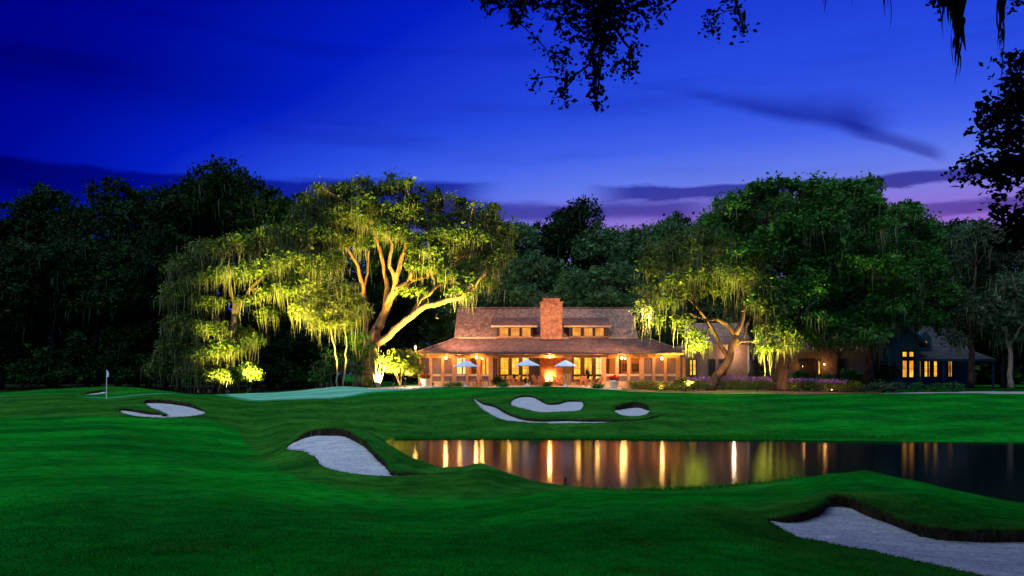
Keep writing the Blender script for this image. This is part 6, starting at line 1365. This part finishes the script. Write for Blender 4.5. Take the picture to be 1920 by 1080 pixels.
sprN = [S(1120, -10, 60, 22, 150), S(1130, 30, 44, 26, 150), S(1115, 62, 34, 22, 95), S(1140, 75, 26, 20, 55), S(1060, 0, 44, 16, 80), S(1065, 42, 22, 22, 46), S(985, 5, 50, 16, 85), S(955, 24, 24, 14, 26), S(975, 44, 18, 10, 14), S(940, 2, 34, 8, 30), S(910, -2, 18, 6, 10),
    S(1170, 15, 44, 20, 70), S(1205, 28, 26, 12, 24), S(1238, 8, 14, 18, 16), S(1006, 72, 16, 10, 9), S(1002, 148, 8, 16, 9), S(1032, 110, 18, 8, 8), S(1055, 108, 14, 22, 24), S(1060, 160, 12, 22, 26), S(1050, 182, 6, 8, 6), S(1098, 120, 8, 10, 8), S(1117, 150, 7, 18, 18), S(1120, 185, 7, 26, 26), S(1115, 120, 10, 14, 12),
    S(1186, 110, 9, 26, 22), S(1178, 138, 8, 10, 10), S(1157, 118, 7, 10, 7), S(1130, 95, 22, 12, 14), S(1150, 125, 10, 6, 4), S(1345, 28, 16, 14, 9), S(1338, 52, 12, 6, 5), S(1380, 12, 8, 14, 6), S(1394, 58, 6, 18, 12), S(1330, 40, 8, 8, 3), S(1360, 5, 20, 8, 5), S(1775, -4, 30, 8, 20), S(1905, 2, 20, 8, 14), S(1768, 24, 10, 6, 6)]
shN = [((x, y, 4.6 + .43 * y + 1.9 + dz), (2.0, 2.0, .9)) for x, y, dz in ((1, 13, .4), (4, 14, .2), (7, 14, .2), (10, 14, .3), (12, 11, .3), (12, 15, .4), (7.5, 16.5, .2), (10.5, 17, .2), (4, 17, .4), (12, 8, .5), (-1, 14, .4), (-4, 14, .5), (-8, 10, .5), (-8, 7, .9), (7, 11, .2), (-3.5, 9, .4), (-1.5, 7, .8), (1, 8, .3), (3.5, 7.5, .6), (6, 8, .2), (8, 10, .4), (0, 5, 1.2), (-3.5, 5, 1.6), (3, 4.6, 1.4), (6.5, 5, 1.2), (2.5, 10.5, .2), (5.5, 11.5, .1), (-2, 11, .3), (-6, 8, .8), (-6, 5.5, 1.4), (9.5, 8, .6), (-5.5, 11, .5), (9, 13, .5), (0, 2, 1.8), (4, 1.6, 2), (-4, 2, 2))]  # unseen leaf masses overhead, placed to shade the foreground
mossN = [(N(1549, -25), .36, .06, 7), (N(1597, -20), .26, .04, 4), (N(1659, -25), .36, .05, 6), (N(1770, -25), .5, .06, 8), (N(1792, -30), .55, .20, 40), (N(1793, 0), .42, .15, 34), (N(1794, 35), .34, .11, 26), (N(1795, 70), .26, .07, 16), (N(1796, 95), .24, .035, 8), (N(1878, -25), .5, .07, 16), (N(1878, 15), .4, .055, 14), (N(1879, 55), .36, .045, 12), (N(1879, 90), .28, .03, 8), (N(1240, -10), .2, .06, 4), (N(1394, 20), .35, .07, 5), (N(1120, 100), .7, .07, 6), (N(1060, 130), .38, .08, 5), (N(1186, 85), .36, .08, 5)]
near_tree("live_oak", "dark leafy branch and moss strands hanging in at the top of the picture", (9.6, 12, 1.2), limbsN, sprN, shN, 41, mossN)
YS_ = 9.5
def Q(px, py): return H(px, py, YS_)
limbsS = [([(7.4, 9.9, 1.0), (7.3, 9.8, 3.0), (7.0, 9.7, 5.0), (6.7, 9.6, 6.6)], .22, .12), ([(7.0, 9.7, 5.0), Q(1990, 330), Q(1930, 300), Q(1870, 325), Q(1812, 322)], .08, .012), ([(7.1, 9.7, 4.4), Q(1990, 400), Q(1935, 410), Q(1890, 405)], .06, .01),
    ([(6.9, 9.7, 5.6), Q(1980, 230), Q(1920, 200), Q(1870, 215), Q(1848, 195)], .07, .01), ([(6.7, 9.6, 6.6), Q(1985, 140), Q(1930, 110), Q(1895, 115)], .06, .01), ([Q(1930, 300), Q(1900, 270), Q(1865, 265)], .03, .008)]
def S2(px, py, rx, ry, k): return S(px, py, rx, ry, k, YS_)
sprS = [S2(1905, 115, 18, 12, 30), S2(1915, 150, 14, 20, 40), S2(1890, 155, 10, 12, 16), S2(1900, 190, 26, 16, 60), S2(1850, 200, 10, 9, 16), S2(1870, 225, 20, 14, 40), S2(1905, 232, 20, 14, 44), S2(1850, 232, 8, 12, 14), S2(1870, 262, 20, 10, 34), S2(1905, 265, 18, 10, 30), S2(1895, 295, 30, 12, 64), S2(1865, 318, 26, 12, 54), S2(1840, 322, 14, 8, 20), S2(1812, 312, 9, 12, 20), S2(1818, 335, 6, 8, 8), S2(1905, 325, 20, 14, 40), S2(1880, 345, 14, 8, 18), S2(1873, 368, 8, 14, 14), S2(1900, 402, 22, 12, 44), S2(1910, 430, 16, 22, 50), S2(1900, 455, 12, 10, 16), S2(1940, 200, 26, 60, 120), S2(1945, 330, 30, 60, 120), S2(1945, 440, 30, 30, 60)]
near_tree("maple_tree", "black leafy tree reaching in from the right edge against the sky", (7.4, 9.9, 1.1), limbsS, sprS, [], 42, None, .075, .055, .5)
